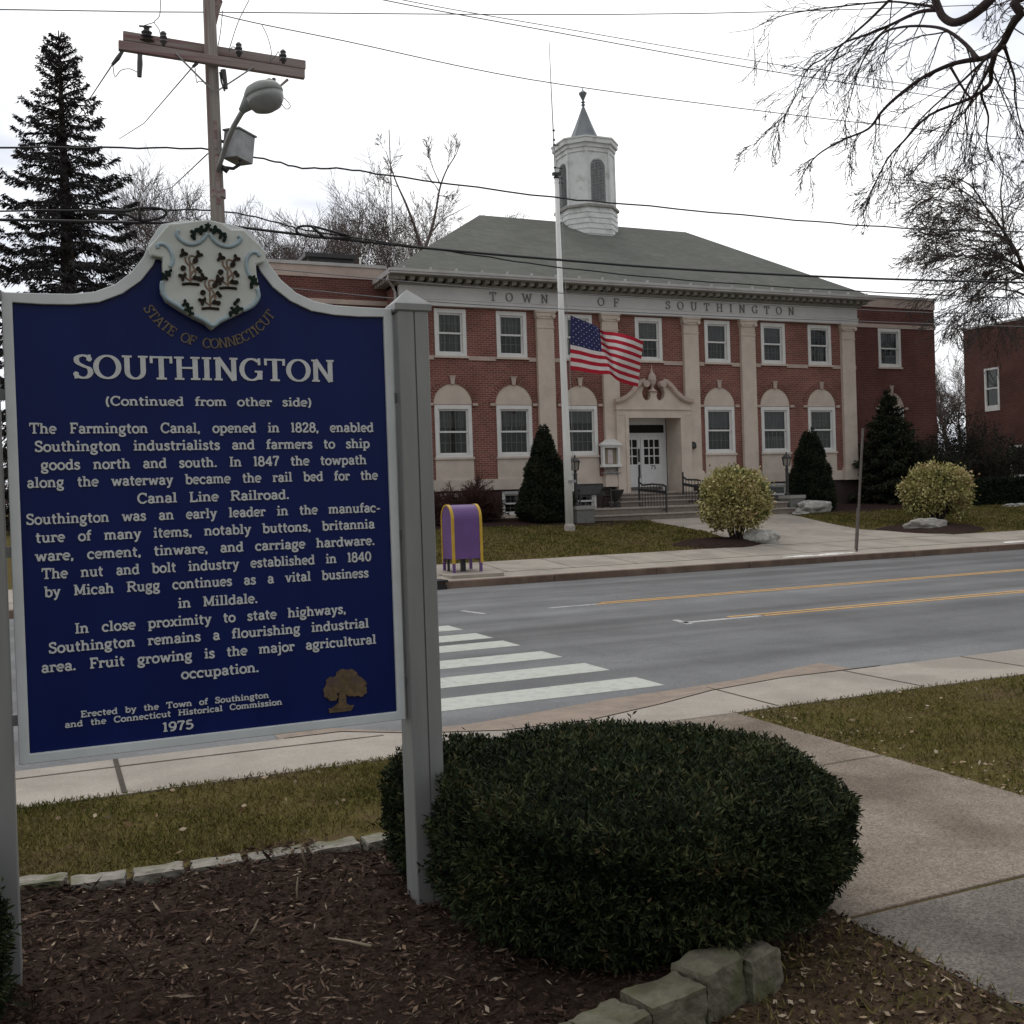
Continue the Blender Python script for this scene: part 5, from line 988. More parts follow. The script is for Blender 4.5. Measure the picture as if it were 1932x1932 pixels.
# wires along the street
def wire(pts, r, label, cat='cable', name='overhead_cable', mat='cable', group=None, dy=0, ext=True, wob=0):
    mat = 'thin_wire' if r < .0125 else mat
    P = [U(x, y, dy) for x, y in pts]
    if ext:
        a, b = P[-2], P[-1]; d = (b-a).normalized(); P.append(b+d*12+Vector((0,0,.10))); P.append(b+d*28+Vector((0,0,.7)))
    Q = []
    T = [(p.x, p.y, p.z) for p in P]
    E_ = [T[0]]+T+[T[-1]]
    for i in range(1, len(E_)-2):
        for k in range(6):
            t = k/6; Q.append(tuple(.5*((2*E_[i][j])+(-E_[i-1][j]+E_[i+1][j])*t+(2*E_[i-1][j]-5*E_[i][j]+4*E_[i+1][j]-E_[i+2][j])*t*t+(-E_[i-1][j]+3*E_[i][j]-3*E_[i+1][j]+E_[i+2][j])*t**3) for j in range(3)))
    Q.append(T[-1])
    if wob: Q = [(x, y, z+wob*math.sin(i*1.9)) for i, (x, y, z) in enumerate(Q)]
    mb = MB(); mb.tube(Q, r, 5); o = mb.build(name, M[mat], None, smooth=True); return tag(o, label, cat, group or 'overhead cables along the street')
wire([(-900, 8), (-300, 15), (0, 18), (200, 21), (385, 23)], .012, 'thin wire running left from the top of the utility pole past the spruce tip', mat='cable')
wire([(404, 25), (490, 45), (644, 76), (1000, 150), (1417, 207), (1700, 240), (1932, 263)], .012, 'thin wire slanting right from the utility pole, crossing just above the cupola finial', mat='cable')
wire([(404, -90), (560, -44), (724, 0), (1060, 63), (1417, 128), (1700, 172), (1932, 205)], .012, 'lower wire of the close pair high in the sky, entering at the top edge', mat='cable', group='pair of high wires')
wire([(404, -98), (560, -50), (760, 0), (1070, 55), (1417, 114), (1700, 157), (1932, 190)], .010, 'upper wire of the close pair high in the sky, entering at the top edge', mat='cable', group='pair of high wires', dy=.35)
wire([(-900, 270), (-300, 276), (0, 278), (230, 279), (380, 281), (450, 291), (520, 305), (570, 317), (650, 319), (760, 335), (1040, 372), (1180, 385), (1500, 415), (1700, 430), (1932, 438)], .020, 'twisted black cable crossing in front of the white cupola base', wob=.012)
wire([(-900, 395), (-300, 398), (0, 398), (200, 396), (300, 396), (400, 397), (470, 407), (540, 425), (570, 433), (640, 444), (760, 462), (900, 482), (1060, 505), (1300, 529), (1611, 549), (1932, 563)], .017, 'thinner black cable across the lower part of the roof slope', wob=.008)
wire([(-900, 405), (-300, 412), (0, 415), (240, 420), (400, 424), (560, 442), (800, 468), (1050, 490), (1288, 508), (1600, 524), (1932, 533)], .030, 'thick black cable across the middle of the grey roof slope')
wire([(404, 497), (560, 512), (867, 540), (1057, 553), (1400, 573), (1761, 590), (1932, 592)], .011, 'thin cable crossing the dentil course below the gutter')
wire([(404, 528), (560, 545), (801, 568), (1038, 582), (1400, 598), (1761, 611), (1932, 616)], .011, 'lowest thin cable, crossing below the frieze lettering')
def loop(pts, label):
    P = [U(x, y, -.05) for x, y in SP(pts, 5)]; mb = MB(); mb.tube(P, .026, 7, cap=False); mb.tube([U(*p_, -.06) for p_ in ((pts[2][0], pts[2][1]), (pts[-3][0], pts[-3][1]))], .03, 6)
    o = mb.build('cable_loop', M['cable'], None, smooth=True); tag(o, label, 'cable loop', 'slack cable loops')
loop([(150, 396), (232, 399), (262, 393), (300, 393), (314, 402), (300, 412), (265, 416), (232, 404), (155, 401)], 'long slack loop of black cable in front of the dark spruce')
loop([(660, 445), (620, 435), (588, 427), (564, 428), (560, 438), (580, 446), (612, 449), (645, 449), (662, 447)], 'slack loop of black cable hanging right of the sign crest')
def away(p, q, label):
    a = U(*p); b = at(q[0], q[1], 45); mb = MB(); mb.tube([a, (a+b)/2+Vector((0, 0, -.25)), b], .014, 5); tag(mb.build('service_wire', M['thin_wire'], None, smooth=True), label, 'wire', 'service wires leading away from the pole')
away((364, 126), (225, 262), 'pale wire slanting from the crossarm middle down to the left behind the pole')
away((212, 122), (120, 235), 'pale wire slanting from the left end of the crossarm towards the spruce')
away((392, 290), (290, 362), 'short pale wire sloping left from the pole level with the grey box')

# ---- flagpole and flag
FPY = 29.14; b0 = at(1075, 1002, FPY); t0_ = at(1049.5, 337, FPY)
fx = (b0.x+t0_.x)/2
fp = thing('flagpole', (fx, FPY, zt(FPY)), 'tall tapering white flagpole standing on the lawn before the town hall', 'flagpole')
mb = MB(); mb.tube([(b0.x, FPY, .6), (b0.x-.01, FPY, 3.5), (fx-.01, FPY, 7.0), (t0_.x, FPY, t0_.z)], [.128, .115, .095, .062], 16); sh_ = mb.build('shaft', M['white_pole'], fp, smooth=True)
mb = MB(); mb.lathe((b0.x, FPY, .55), [(.17, 0), (.17, .33), (.15, .38), (.13, .40)], 16); mb.build('base_collar', MAT('collar_paint', (.45,.42,.38), (.33,.29,.25), scale=8, rough=.8), fp)
mb = MB(); mb.lathe((t0_.x, FPY, t0_.z), [(.07, 0), (.09, .05), (.04, .09)], 12); mb.bar((t0_.x-.12, FPY, t0_.z+.13), (t0_.x+.14, FPY, t0_.z+.15), .09); mb.build('truck', M['black'], fp)
mb = MB(); mb.tube([(t0_.x+.11, FPY-.05, t0_.z+.1), (b0.x+.16, FPY-.06, 5.5), (b0.x+.14, FPY-.08, 2.3)], .008, 5); mb.box(b0.x-.05, b0.x+.2, FPY-.16, FPY-.1, 2.22, 2.3); mb.build('halyard', M['metal_grey'], fp)
def zf(x, y): return ((1640+x/6.9)*.644, (900+y/6.9)*.644)
top = [(215,165),(420,250),(620,350),(770,430),(900,460),(1100,500),(1300,545),(1500,605),(1690,695)]
bot = [(215,1265),(420,1290),(620,1330),(850,1360),(1000,1370),(1080,1400),(1200,1490),(1380,1560),(1580,1610)]
NU, NV = 44, 26
def curve_at(c, t):
    t = max(0, min(.99999, t))*(len(c)-1); i = int(t); f = t-i; return (c[i][0]+(c[i+1][0]-c[i][0])*f, c[i][1]+(c[i+1][1]-c[i][1])*f)
def flag_pt(u, v, off=0):
    # a diagonal furl: below the fold line the cloth runs on to the left-hand drape
    a = curve_at(top, u); b = curve_at(bot, u); bend = -34*math.sin(math.pi*v)*math.sin(math.pi*min(1, u/.55)) if u < .55 else 0
    x = a[0]+(b[0]-a[0])*v; y = a[1]+(b[1]-a[1])*v+bend*.4
    fold = u-(.40+.20*v)
    y += 46*math.tanh(fold*14)*math.exp(-(fold*6)**2)*(1-.4*v)
    dep = .30*math.sin(u*5.2+v*1.6)+.10*math.sin(u*13+v*3)+.22*math.exp(-(fold/.045)**2)
    dep *= min(1, u*4); P = at(*zf(x, y), FPY); n_ = Vector((0, -1, 0)); 
    ray = (P-CAMO).normalized(); return P+ray*(dep)+n_*off
V = [flag_pt(i/NU, j/NV) for j in range(NV+1) for i in range(NU+1)]; F = []; mi = []
for j in range(NV):
    for i in range(NU):
        F.append((j*(NU+1)+i, j*(NU+1)+i+1, (j+1)*(NU+1)+i+1, (j+1)*(NU+1)+i)); u, v = (i+.5)/NU, (j+.5)/NV
        mi.append(2 if (u < .40 and v < 7/13) else (0 if int(v*13) % 2 == 0 else 1))
flag = np_mesh('flag', V, F, [M['flag_red'], M['flag_white'], M['flag_blue']], None, smooth=True, mi=mi)
tag(flag, 'stars and stripes flag flying at half mast from the white flagpole', 'flag')
mb = MB()
for r in range(9):
    for c in range(6 if r % 2 == 0 else 5):
        u = .40*((c+.5)/6+(0 if r % 2 == 0 else .5/6)); v = (7/13)*(r+.6)/9.2
        q = []
        for k in range(10):
            rr = .012 if k % 2 == 0 else .005; t = math.pi/2+k*math.pi/5
            q.append(flag_pt(u+rr*.62*math.cos(t), v-rr*1.15*math.sin(t), .012))
        mb.add(q, [tuple(range(9, -1, -1))])
mb.build('star_field', M['flag_white'], flag)

# ---- antennas
an = thing('antenna_mast', (19.26, 38.6, 13.2), 'thin white whip antenna clamped to the left side of the cupola', 'antenna')
mb = MB(); mb.tube([(19.3, 38.6, 12.9), (19.26, 38.6, 16.0), (19.22, 38.6, 18.4), (19.2, 38.6, 20.2)], [.028, .028, .022, .014], 8); mb.build('whip', MAT('antenna_grey', (.42,.42,.43), (.50,.50,.5), scale=3), an)
mb = MB()
for z in (13.3, 14.5, 14.7, 15.1, 16.02, 16.22, 16.6): mb.lathe((19.27, 38.6, z), [(.03, 0), (.065, .03), (.03, .09)], 8); mb.bar((19.27, 38.6, z+.04), (19.62, 38.6, z+.04), .03) if z < 16.1 else None
mb.build('clamp', M['black'], an)
a2 = at(734, 245, 60); mb = MB(); mb.tube([(a2.x+.15, 60, 1.2), (a2.x+.05, 60, 12), (a2.x, 60, a2.z)], [.09, .06, .03], 6); tag(mb.build('radio_mast', MAT('mast_grey', (.40,.40,.42), (.46,.46,.48), scale=3), None), 'faint thin radio mast rising behind the bare trees', 'mast')

# ---- purple drop box on its concrete pad
mbx = thing('drop_box', (8.57, 22.35, .12), 'purple round-topped drop box with yellow edges on a concrete pad by the kerb', 'drop box')
bx0, bx1, by0, by1 = 8.27, 8.97, 22.3, 22.98; bz0, bzs = .46, 1.36; rr_ = (by1-by0)/2; yc = (by0+by1)/2
prof = [(by0, bz0), (by0, bzs)]+[(yc-rr_*math.cos(t), bzs+rr_*.95*math.sin(t)) for t in [math.pi*i/16 for i in range(1, 16)]]+[(by1, bzs), (by1, bz0)]
mb = MB(); n = len(prof); mb.add([(bx0, y, z) for y, z in prof]+[(bx1, y, z) for y, z in prof], [tuple(range(n-1, -1, -1)), tuple(range(n, 2*n))]+[(i, (i+1) % n, n+(i+1) % n, n+i) for i in range(n)]); body = mb.build('body', M['purple'], mbx)
prof2 = [(by0-.012, bz0-.1), (by0-.012, bzs)]+[(yc-(rr_+.012)*math.cos(t), bzs+(rr_*.95+.012)*math.sin(t)) for t in [math.pi*i/16 for i in range(1, 16)]]+[(by1+.012, bzs), (by1+.012, bz0-.1)]
for xx in (bx0-.02, bx1-.045):
    mb = MB(); w_ = .065
    pin = [(yc+(y-yc)*.90 if True else y, z if z <= bzs else bzs+(z-bzs)*.90) for y, z in prof2]
    vs = [(xx, y, z) for y, z in prof2]+[(xx+w_, y, z) for y, z in prof2]+[(xx, y, z) for y, z in pin]+[(xx+w_, y, z) for y, z in pin]; n = len(prof2); fs = []
    for i in range(n-1): fs += [(i, i+1, n+i+1, n+i), (i, 2*n+i, 2*n+i+1, i+1), (n+i, n+i+1, 3*n+i+1, 3*n+i), (2*n+i, 3*n+i, 3*n+i+1, 2*n+i+1)]
    fs += [(0, n, 3*n, 2*n), (n-1, 3*n-1, 4*n-1, 2*n-1)]; mb.add(vs, fs); mb.build('edge_trim', M['yellow'], mbx)
for x, y, mt_ in ((bx0+.02, by0+.02, 'purple'), (bx1-.03, by0+.02, 'purple'), (bx0+.02, by1-.03, 'purple'), (bx1-.03, by1-.03, 'purple')):
    mb = MB(); mb.box(x-.03, x+.03, y-.02, y+.03, .15, bz0); mb.build('leg', M[mt_], mbx)
mb = MB(); mb.box(8.58, 8.68, 22.6, 22.7, .15, bz0); mb.box(8.3, 8.35, 22.75, 22.8, .15, bz0); mb.build('centre_post', M['black'], mbx)
mb = MB(); mb.flat([(7.95, 21.55), (9.15, 21.5), (9.3, 22.2), (9.2, 23.1), (8.05, 23.1), (7.9, 22.2)], -.05, .155); tag(mb.build('drop_box_pad', M['walk']), 'low rough concrete pad under the purple drop box', 'concrete pad')
ci = at(823, 1104, 21.05); mb = MB(); mb.box(7.0, 7.62, 20.98, 21.095, -.085, .01); mb.box(6.95, 7.66, 21.0, 21.5, .071, .11); tag(mb.build('storm_drain', M['black_rubber']), 'black storm drain inlet in the far kerb beside the grey sign post', 'storm drain')

# ---- stake without a sign
st = thing('sign_stake', (19.4, 21.85, .1), 'thin rusty metal sign stake leaning beside the far kerb, without its sign', 'stake')
a, b = at(1615, 1040, 21.8), at(1628, 808, 21.8)
mb = MB(); mb.bar(a-Vector((0,0,.2)), b, .06, .035); s_ = mb.build('stake', M['rust'], st)
mb = MB(); mb.bar(a+(b-a)*.02, a+(b-a)*.35, .075, .05); mb.build('sleeve', M['rust'], st)
for tt in (.6, .75, .9): 
    mb = MB(); q = a+(b-a)*tt; mb.box(q.x-.012, q.x+.012, q.y-.035, q.y-.015, q.z-.012, q.z+.012); mb.build('bolt', M['black'], st)

# ---- lanterns on stone pedestals
def lantern(x, y, zb, ztop, label):
    t_ = thing('post_lantern', (x, y, zb), label, 'lantern', 'black lanterns beside the town hall steps'); h = ztop-zb
    mb = MB(); mb.lathe((x, y, zb), [(.11, 0), (.11, .06), (.06, .10), (.055, h-.62), (.08, h-.6), (.045, h-.55), (.045, h-.47), (.1, h-.45)], 10); mb.build('post', M['black'], t_)
    mb = MB(); mb.lathe((x, y, zb+h-.45), [(.11, 0), (.155, .27)], 6); mb.build('lantern_glass', M['lamp_glass'], t_)
    mb = MB()
    for k in range(6):
        c, s_ = math.cos(k*math.pi/3), math.sin(k*math.pi/3); mb.bar((x+.115*c, y+.115*s_, zb+h-.45), (x+.162*c, y+.162*s_, zb+h-.17), .022)
    mb.lathe((x, y, zb+h-.18), [(.19, 0), (.195, .03), (.1, .12), (.03, .16), (.035, .2), (.01, .24)], 6); mb.build('lantern_frame', M['black'], t_)
    return t_
for (x0, x1, y0, y1, z1, lb) in ((15.65, 16.35, 30.6, 31.3, 1.48, 'grey granite pedestal under the left lantern, behind the flagpole'), (24.75, 25.45, 31.3, 32.0, 1.58, 'grey granite pedestal under the right lantern')):
    pd = thing('pedestal', ((x0+x1)/2, (y0+y1)/2, .85), lb, 'pedestal', 'granite pedestals flanking the steps')
    mb = MB(); mb.box(x0+.03, x1-.03, y0+.03, y1-.03, .6, z1-.12); mb.build('block', M['granite_dark'], pd); mb = MB(); mb.box(x0, x1, y0, y1, z1-.12, z1); mb.build('cap_stone', M['granite'], pd)
lantern(15.80, 30.9, 1.48, 3.1, 'black lantern on a post beside the white flagpole, left of the steps'); lantern(24.90, 31.65, 1.58, 3.12, 'black lantern on a post right of the steps, before the clipped cone')
ns = thing('notice_sign', (15.95, 32.2, 1.2), 'narrow white notice sign with dark print just right of the flagpole', 'notice sign')
q0, q1 = at((1500+918/5.367)*.644, 1380*.644-18, 32.2), at((1500+982/5.367)*.644, (1380+318/5.367)*.644, 32.2)
mb = MB(); mb.box(q0.x, q1.x, 32.19, 32.22, q1.z, q0.z); mb.build('board', M['sash'], ns); mb = MB()
for k, (a, b) in enumerate(((.1, .35), (.5, .62), (.72, .85))): mb.box(q0.x+.06, q1.x-.06, 32.184, 32.189, q1.z+(q0.z-q1.z)*a, q1.z+(q0.z-q1.z)*b)
mb.build('print_block', MAT('print_grey', (.12,.11,.10), (.3,.28,.26), scale=14), ns)
mb = MB(); mb.box((q0.x+q1.x)/2-.03, (q0.x+q1.x)/2+.03, 32.222, 32.26, .9, q0.z-.05); mb.build('stake', M['black'], ns)

# ---- bench, urn, rails, notice board
bn = thing('bench', (17.1, 32.4, 1.36), 'black slatted metal bench on the terrace left of the entrance', 'bench')
x0, x1, yb_, z0 = 16.55, 17.75, 32.75, 1.36
mb = MB()
for k in range(6): mb.box(x0, x1, 32.1+k*.075, 32.1+k*.075+.055, 1.78, 1.80)
mb.build('seat', M['black'], bn); mb = MB()
for k in range(22): xx = x0+.04+(x1-x0-.08)*k/21; mb.bar((xx, 32.56, 1.82), (xx, 32.68, 2.2), .047, .012)
mb.bar((x0, 32.68, 2.2), (x1, 32.68, 2.2), .05); mb.bar((x0, 32.56, 1.84), (x1, 32.56, 1.84), .04); mb.build('backrest', M['black'], bn)
for xx in (x0, x1):
    mb = MB(); mb.bar((xx, 32.06, 1.36), (xx, 32.1, 2.0), .045); mb.bar((xx, 32.72, 1.36), (xx, 32.56, 1.8), .045); mb.bar((xx, 32.56, 1.8), (xx, 32.68, 2.22), .045); mb.bar((xx, 32.06, 2.0), (xx, 32.62, 2.02), .05); mb.bar((xx, 32.08, 1.76), (xx, 32.6, 1.76), .04); mb.build('arm_frame', M['black'], bn)
mb = MB(); mb.lathe((18.36, 32.85, 1.362), [(.2, 0), (.2, .06), (.08, .12), (.07, .22), (.13, .28), (.26, .48), (.31, .6), (.30, .63), (.25, .60)], 18); tag(mb.build('urn_planter', M['black'], smooth=False), 'black footed urn planter on the terrace between the bench and the doors', 'urn')
def rail(x, ya, yb, za, zb, ztop_a, ztop_b, label):
    t_ = thing('handrail', (x, (ya+yb)/2, zb), label, 'handrail', 'black iron handrails on the steps')
    mb = MB(); mb.bar((x, ya, za), (x, ya, ztop_a+.17), .05); mb.bar((x, yb, zb), (x, yb, ztop_b), .05); mb.build('newel', M['black'], t_)
    mb = MB(); mb.tube([(x, ya, ztop_a), (x, ya-.25, ztop_a-.12), (x, (ya+yb)/2, (ztop_a+ztop_b)/2-.02), (x, yb+.15, ztop_b+.01), (x, yb, ztop_b-.06)], .032, 8); mb.bar((x, ya, ztop_a-.28), (x, yb, ztop_b-.24), .05, .10); mb.build('top_rail', M['black'], t_)
    mb = MB()
    for k in range(1, 9): f_ = k/9; y = ya+(yb-ya)*f_; zt_ = ztop_a+(ztop_b-ztop_a)*f_-.02; mb.bar((x, y, zt_-.9), (x, y, zt_), .018)
    mb.bar((x, ya, ztop_a-.85), (x, yb, ztop_b-.85), .03); mb.build('baluster', M['black'], t_)
rail(19.42, 33.0, 31.2, 1.36, 1.0, 2.24, 2.08, 'black iron handrail in front of the white doors, left side of the steps'); rail(21.5, 33.35, 31.6, 1.58, 1.14, 2.40, 2.15, 'black iron handrail right of the doors, partly behind the yellow shrub')
nbd = thing('notice_board', (18.72, 33.74, 2.5), 'white glazed notice board with a pediment top, on the pilaster left of the doors', 'notice board')
YB = FY-.145
mb = MB(); x0, x1 = 18.37, 19.08; f_ = .08
mb.box(x0, x0+f_, YB-.16, YB, 2.92, 3.6); mb.box(x1-f_, x1, YB-.16, YB, 2.92, 3.6); mb.box(x0+f_, x1-f_, YB-.16, YB, 3.52, 3.6); mb.box(x0-.05, x1+.05, YB-.2, YB, 2.82, 2.92); mb.box(x0-.06, x1+.06, YB-.22, YB, 3.6, 3.66)
mb.prism([(x0-.06, 3.66), (x1+.06, 3.66), ((x0+x1)/2+.12, 3.83), ((x0+x1)/2-.12, 3.83)], YB-.2, YB); mb.build('case', M['sash'], nbd)
mb = MB(); mb.box(x0+f_, x1-f_, YB-.03, YB-.004, 2.92, 3.52); mb.build('back_board', M['tan'], nbd)
mb = MB(); mb.box(x0+.27, x1-.24, YB-.036, YB-.031, 2.95, 3.45); mb.build('notice', M['paper'], nbd)
mb = MB(); mb.box(x0, x1+.04, YB-.14, YB, 2.60, 2.63)
for k in range(5): xx = x0+.05+k*.14; mb.tube([(xx, YB-.1, 2.64), (xx+.06, YB-.1, 2.72), (xx+.1, YB-.1, 2.80)], .012, 5); mb.tube([(xx+.1, YB-.1, 2.64), (xx+.05, YB-.1, 2.72), (xx, YB-.1, 2.80)], .012, 5)
mb.build('bracket', M['metal_grey'], nbd)

# ---- boulders and edging stones
def rock(name, c, s, mat, label, cat, group=None, seed=0, rot=0.0, boxy=0.0):
    rg = np.random.default_rng(seed); import bmesh; from mathutils import noise
    bm = bmesh.new(); bmesh.ops.create_icosphere(bm, subdivisions=5, radius=1) if not boxy else bmesh.ops.create_cube(bm, size=2)
    if boxy: bmesh.ops.subdivide_edges(bm, edges=bm.edges, cuts=9, use_grid_fill=True)
    ph = rg.uniform(0, 6, 6)
    for v in bm.verts:
        p = v.co.copy()
        o_ = Vector((ph[0], ph[1], ph[2])); k = 1+.42*noise.noise(p*1.1+o_)+.20*noise.noise(p*2.6+o_)-.10*abs(noise.noise(p*5+o_))+.035*noise.noise(p*13+o_)
        if boxy:
            l = 1; q = p.normalized()*1.25; p = p.lerp(q, .13); k = 1+.03*math.sin(4*p.x+ph[0])*math.cos(3*p.y+ph[1])+.02*math.sin(9*p.z+6*p.x+ph[2])+.07*noise.noise(p*1.6+Vector((ph[0], ph[1], ph[2])))+.05*noise.noise(p*4+Vector((ph[3], ph[4], ph[5])))
        p = p*k
        if p.z > .55 and not boxy: p.z = .55+(p.z-.55)*.5
        v.co = p
    bmesh.ops.scale(bm, verts=bm.verts, vec=s); bmesh.ops.rotate(bm, verts=bm.verts, matrix=Matrix.Rotation(rot, 3, 'Z'))
    bmesh.ops.translate(bm, verts=bm.verts, vec=c); me = bpy.data.meshes.new(name); bm.to_mesh(me); bm.free()
    if not boxy: me.polygons.foreach_set('use_smooth', [True]*len(me.polygons))
    o = new_mesh_obj(name, me, M[mat], None); return tag(o, label, cat, group)
rock('boulder', (18.3, 24.5, .40), (.50, .32, .36), 'rock_white', 'grey boulder leaning under the right side of the left yellow shrub', 'boulder', 'boulders on the lawn', 1, rot=-.5)
rock('boulder', (25.55, 31.1, 1.08), (.70, .38, .36), 'rock_white', 'white boulder in front of the clipped cone right of the steps', 'boulder', 'boulders on the lawn', 14, rot=.12)
rock('boulder', (25.1, 25.2, .50), (.72, .40, .32), 'rock', 'low tan boulder in front of the right yellow shrub', 'boulder', 'boulders on the lawn', 3)
rock('boulder', (24.6, 30.6, .93), (.38, .2, .08), 'rock', 'small flat stone at the corner of the front walk by the right pedestal', 'boulder', 'boulders on the lawn', 5)
for k, (x, y) in enumerate(((1905, 968), (1925, 972))):
    p = at(x, y, 30.2); rock('boulder', (p.x, 30.2, zt(30.2)+.03), (.28, .2, .11), 'rock_white', ('small pale stone on the lawn below the hedge, left of the pair', 'small pale stone on the lawn below the hedge, cut by the right edge')[k], 'boulder', 'boulders on the lawn', 9+k)
# far row of edging stones behind the sign
def zg(x, y): return atZ(x/1.5456*.644, (2350+y/1.5456)*.644, .05)
seg = [(20, 395, 305, 360), (318, 385, 575, 350), (600, 345, 835, 312), (862, 312, 1100, 275), (1128, 275, 1390, 230), (1400, 235, 1620, 195), (1645, 195, 1760, 175), (1765, 172, 1980, 140)]
ordn = ['at the left post', 'second from the left post', 'third from the left post', 'fourth from the left post', 'just left of the dry stem', 'just right of the dry stem', 'beside the clipped bush', 'half hidden behind the clipped bush']
for k, (xa, ya, xb, yb) in enumerate(seg):
    a, b = zg(xa, ya), zg(xb, yb); c = (a+b)/2
    rock('edging_stone', (c.x, c.y, .015), ((b-a).length/2-.005, .062, .065), 'edging', 'flat grey edging stone behind the sign, '+ordn[k], 'edging stone', 'edging stones round the mulch bed', 20+k, rot=math.atan2(b.y-a.y, b.x-a.x), boxy=1)
# near row: upright blocks in the lower right
nr = [((1.30, 2.80), .14), ((1.535, 2.885), .115), ((1.765, 2.955), .125), ((1.995, 3.02), .115), ((2.195, 3.085), .095)]
nlab = ['nearest squared edging block, mostly below the bottom edge', 'flat topped mossy edging block below the tall ones, nearest but one', 'mossy edging block in the middle of the near row', 'tallest mossy edging block, beside the dark last one', 'dark edging block ending the near row, tucked under the clipped bush']
for k, ((x, y), hl) in enumerate(nr):
    rock('edging_stone', (x, y+(.0, .012, -.004, .016, -.006)[k], .045+(0, -.01, .004, .022, .004)[k]), (hl*.93, .078, .105), 'edging_near', nlab[k], 'edging stone', 'edging stones round the mulch bed', 40+k, rot=R(16)+.09*math.sin(k*2+1), boxy=1)
# ================================================================== VEGETATION
def merge(parts):
    V = []; F = []; T = []; b = 0
    for v, f, t in parts: V.append(v); F.append(f+b); T.append(t); b += len(v)
    return np.concatenate(V), np.concatenate(F), np.concatenate(T)
def lump(P, s, ph=0): return np.sin(P[:, 0]*s+ph)*np.cos(P[:, 1]*s*1.1+ph*2)+np.sin(P[:, 2]*s*1.3+P[:, 0]*s*.7+ph*3)*.7
def sell(n, e, rg):
    """points on a unit super-ellipsoid-like surface: vertical exponent e, round plan"""
    d = unit(rg.normal(0, 1, (n, 3))); rxy = np.hypot(d[:, 0], d[:, 1]); k = (rxy**e+np.abs(d[:, 2])**e)**(-1/e)
    return d*k[:, None], d
def core_mesh(name, c, s, e, mat, parent, scale=.9, amp=.03, seg=40):
    V = []; F = []; nv = 20
    for j in range(nv+1):
        ph = -math.pi/2+math.pi*j/nv
        for i in range(seg):
            t = 2*math.pi*i/seg; d = (math.cos(ph)*math.cos(t), math.cos(ph)*math.sin(t), math.sin(ph)); rxy = math.cos(ph)
            k = (abs(rxy)**e+abs(d[2])**e)**(-1/e)*scale*(1+amp*math.sin(5*t+3*ph)*math.cos(4*ph+t))
            V.append((c[0]+d[0]*k*s[0], c[1]+d[1]*k*s[1], c[2]+d[2]*k*s[2]))
    for j in range(nv):
        for i in range(seg): F.append((j*seg+i, j*seg+(i+1) % seg, (j+1)*seg+(i+1) % seg, (j+1)*seg+i))
    mb = MB(); mb.add(V, F); return mb.build(name, mat, parent, smooth=True)
def sprigs(P, Dn, rg, ln, wd, k, spread, jit=.35, tint=None):
    """k leaflets around each sprig axis"""
    n = len(P); A_ = unit(Dn+rg.normal(0, jit, Dn.shape)); vs = []; fs = []; ts = []
    for i in range(k):
        off = A_*(i/k*spread)[..., None] if isinstance(spread, np.ndarray) else A_*(i/k*spread)
        side = unit(np.cross(A_, rg.normal(0, 1, A_.shape))); v, f = leaves(P+off, A_*.8+side*.9, ln, wd, rg, jit=.12); vs.append(v); fs.append(f)
        ts.append(np.clip((tint if tint is not None else rg.uniform(0, 1, n))+rg.normal(0, .12, n), 0, 1))
    return merge(list(zip(vs, fs, ts)))
def yew(label, lobes, seed, n):
    rg = np.random.default_rng(seed); c0 = lobes[0][0]
    t_ = thing('clipped_bush', (c0[0], c0[1], .05), label, 'bush', 'dark clipped bushes beside the sign posts'); parts = []
    for li, (c, s) in enumerate(lobes):
        core_mesh('bush_core', c, s, 4.2, M['shaded_core'], t_, .86, .03)
        m_ = int(n*(s[0]*s[1])/(lobes[0][1][0]*lobes[0][1][1])); p, d = sell(m_, 4.2, rg); keep = p[:, 2] > -.93; p, d = p[keep], d[keep]
        lm = lump(p*np.array([1, 1, .8]), 9, li); lm2 = lump(p, 3.1, li+4); depth = 1-.15*rg.uniform(0, 1, len(p))**1.5+.026*lm+.022*lm2
        P = p*depth[:, None]*np.array(s)+np.array(c); dn = unit(d/np.array(s))
        up = dn*.75+np.array([0, 0, .55])
        tn = np.clip(.38+.10*lm+.12*lump(p, 5.3, li+2)+rg.normal(0, .2, len(P))+.35*(rg.uniform(0, 1, len(P)) < .02), 0, 1)
        parts.append(sprigs(P, up, rg, .030, .0085, 7, .042, tint=tn))
        # a few long new shoots
        q = rg.choice(len(P), len(P)//160); parts.append(sprigs(P[q], up[q]+np.array([0, 0, .3]), rg, .032, .009, 9, .10, tint=tn[q]))
    v, f, tt = merge(parts); np_mesh('foliage', v, f, M['yew'], t_, tint=tt); return t_
yew('wide dark green clipped yew bush in front of the road, right of the sign', [((2.25, 3.96, .35), (.85, .88, .285)), ((1.68, 4.62, .33), (.31, .28, .27))], 3, 24000)
yew('dark clipped bush overlapping the foot of the left sign post, mostly cut off', [((-.80, 3.88, .34), (.60, .55, .30))], 4, 8000)

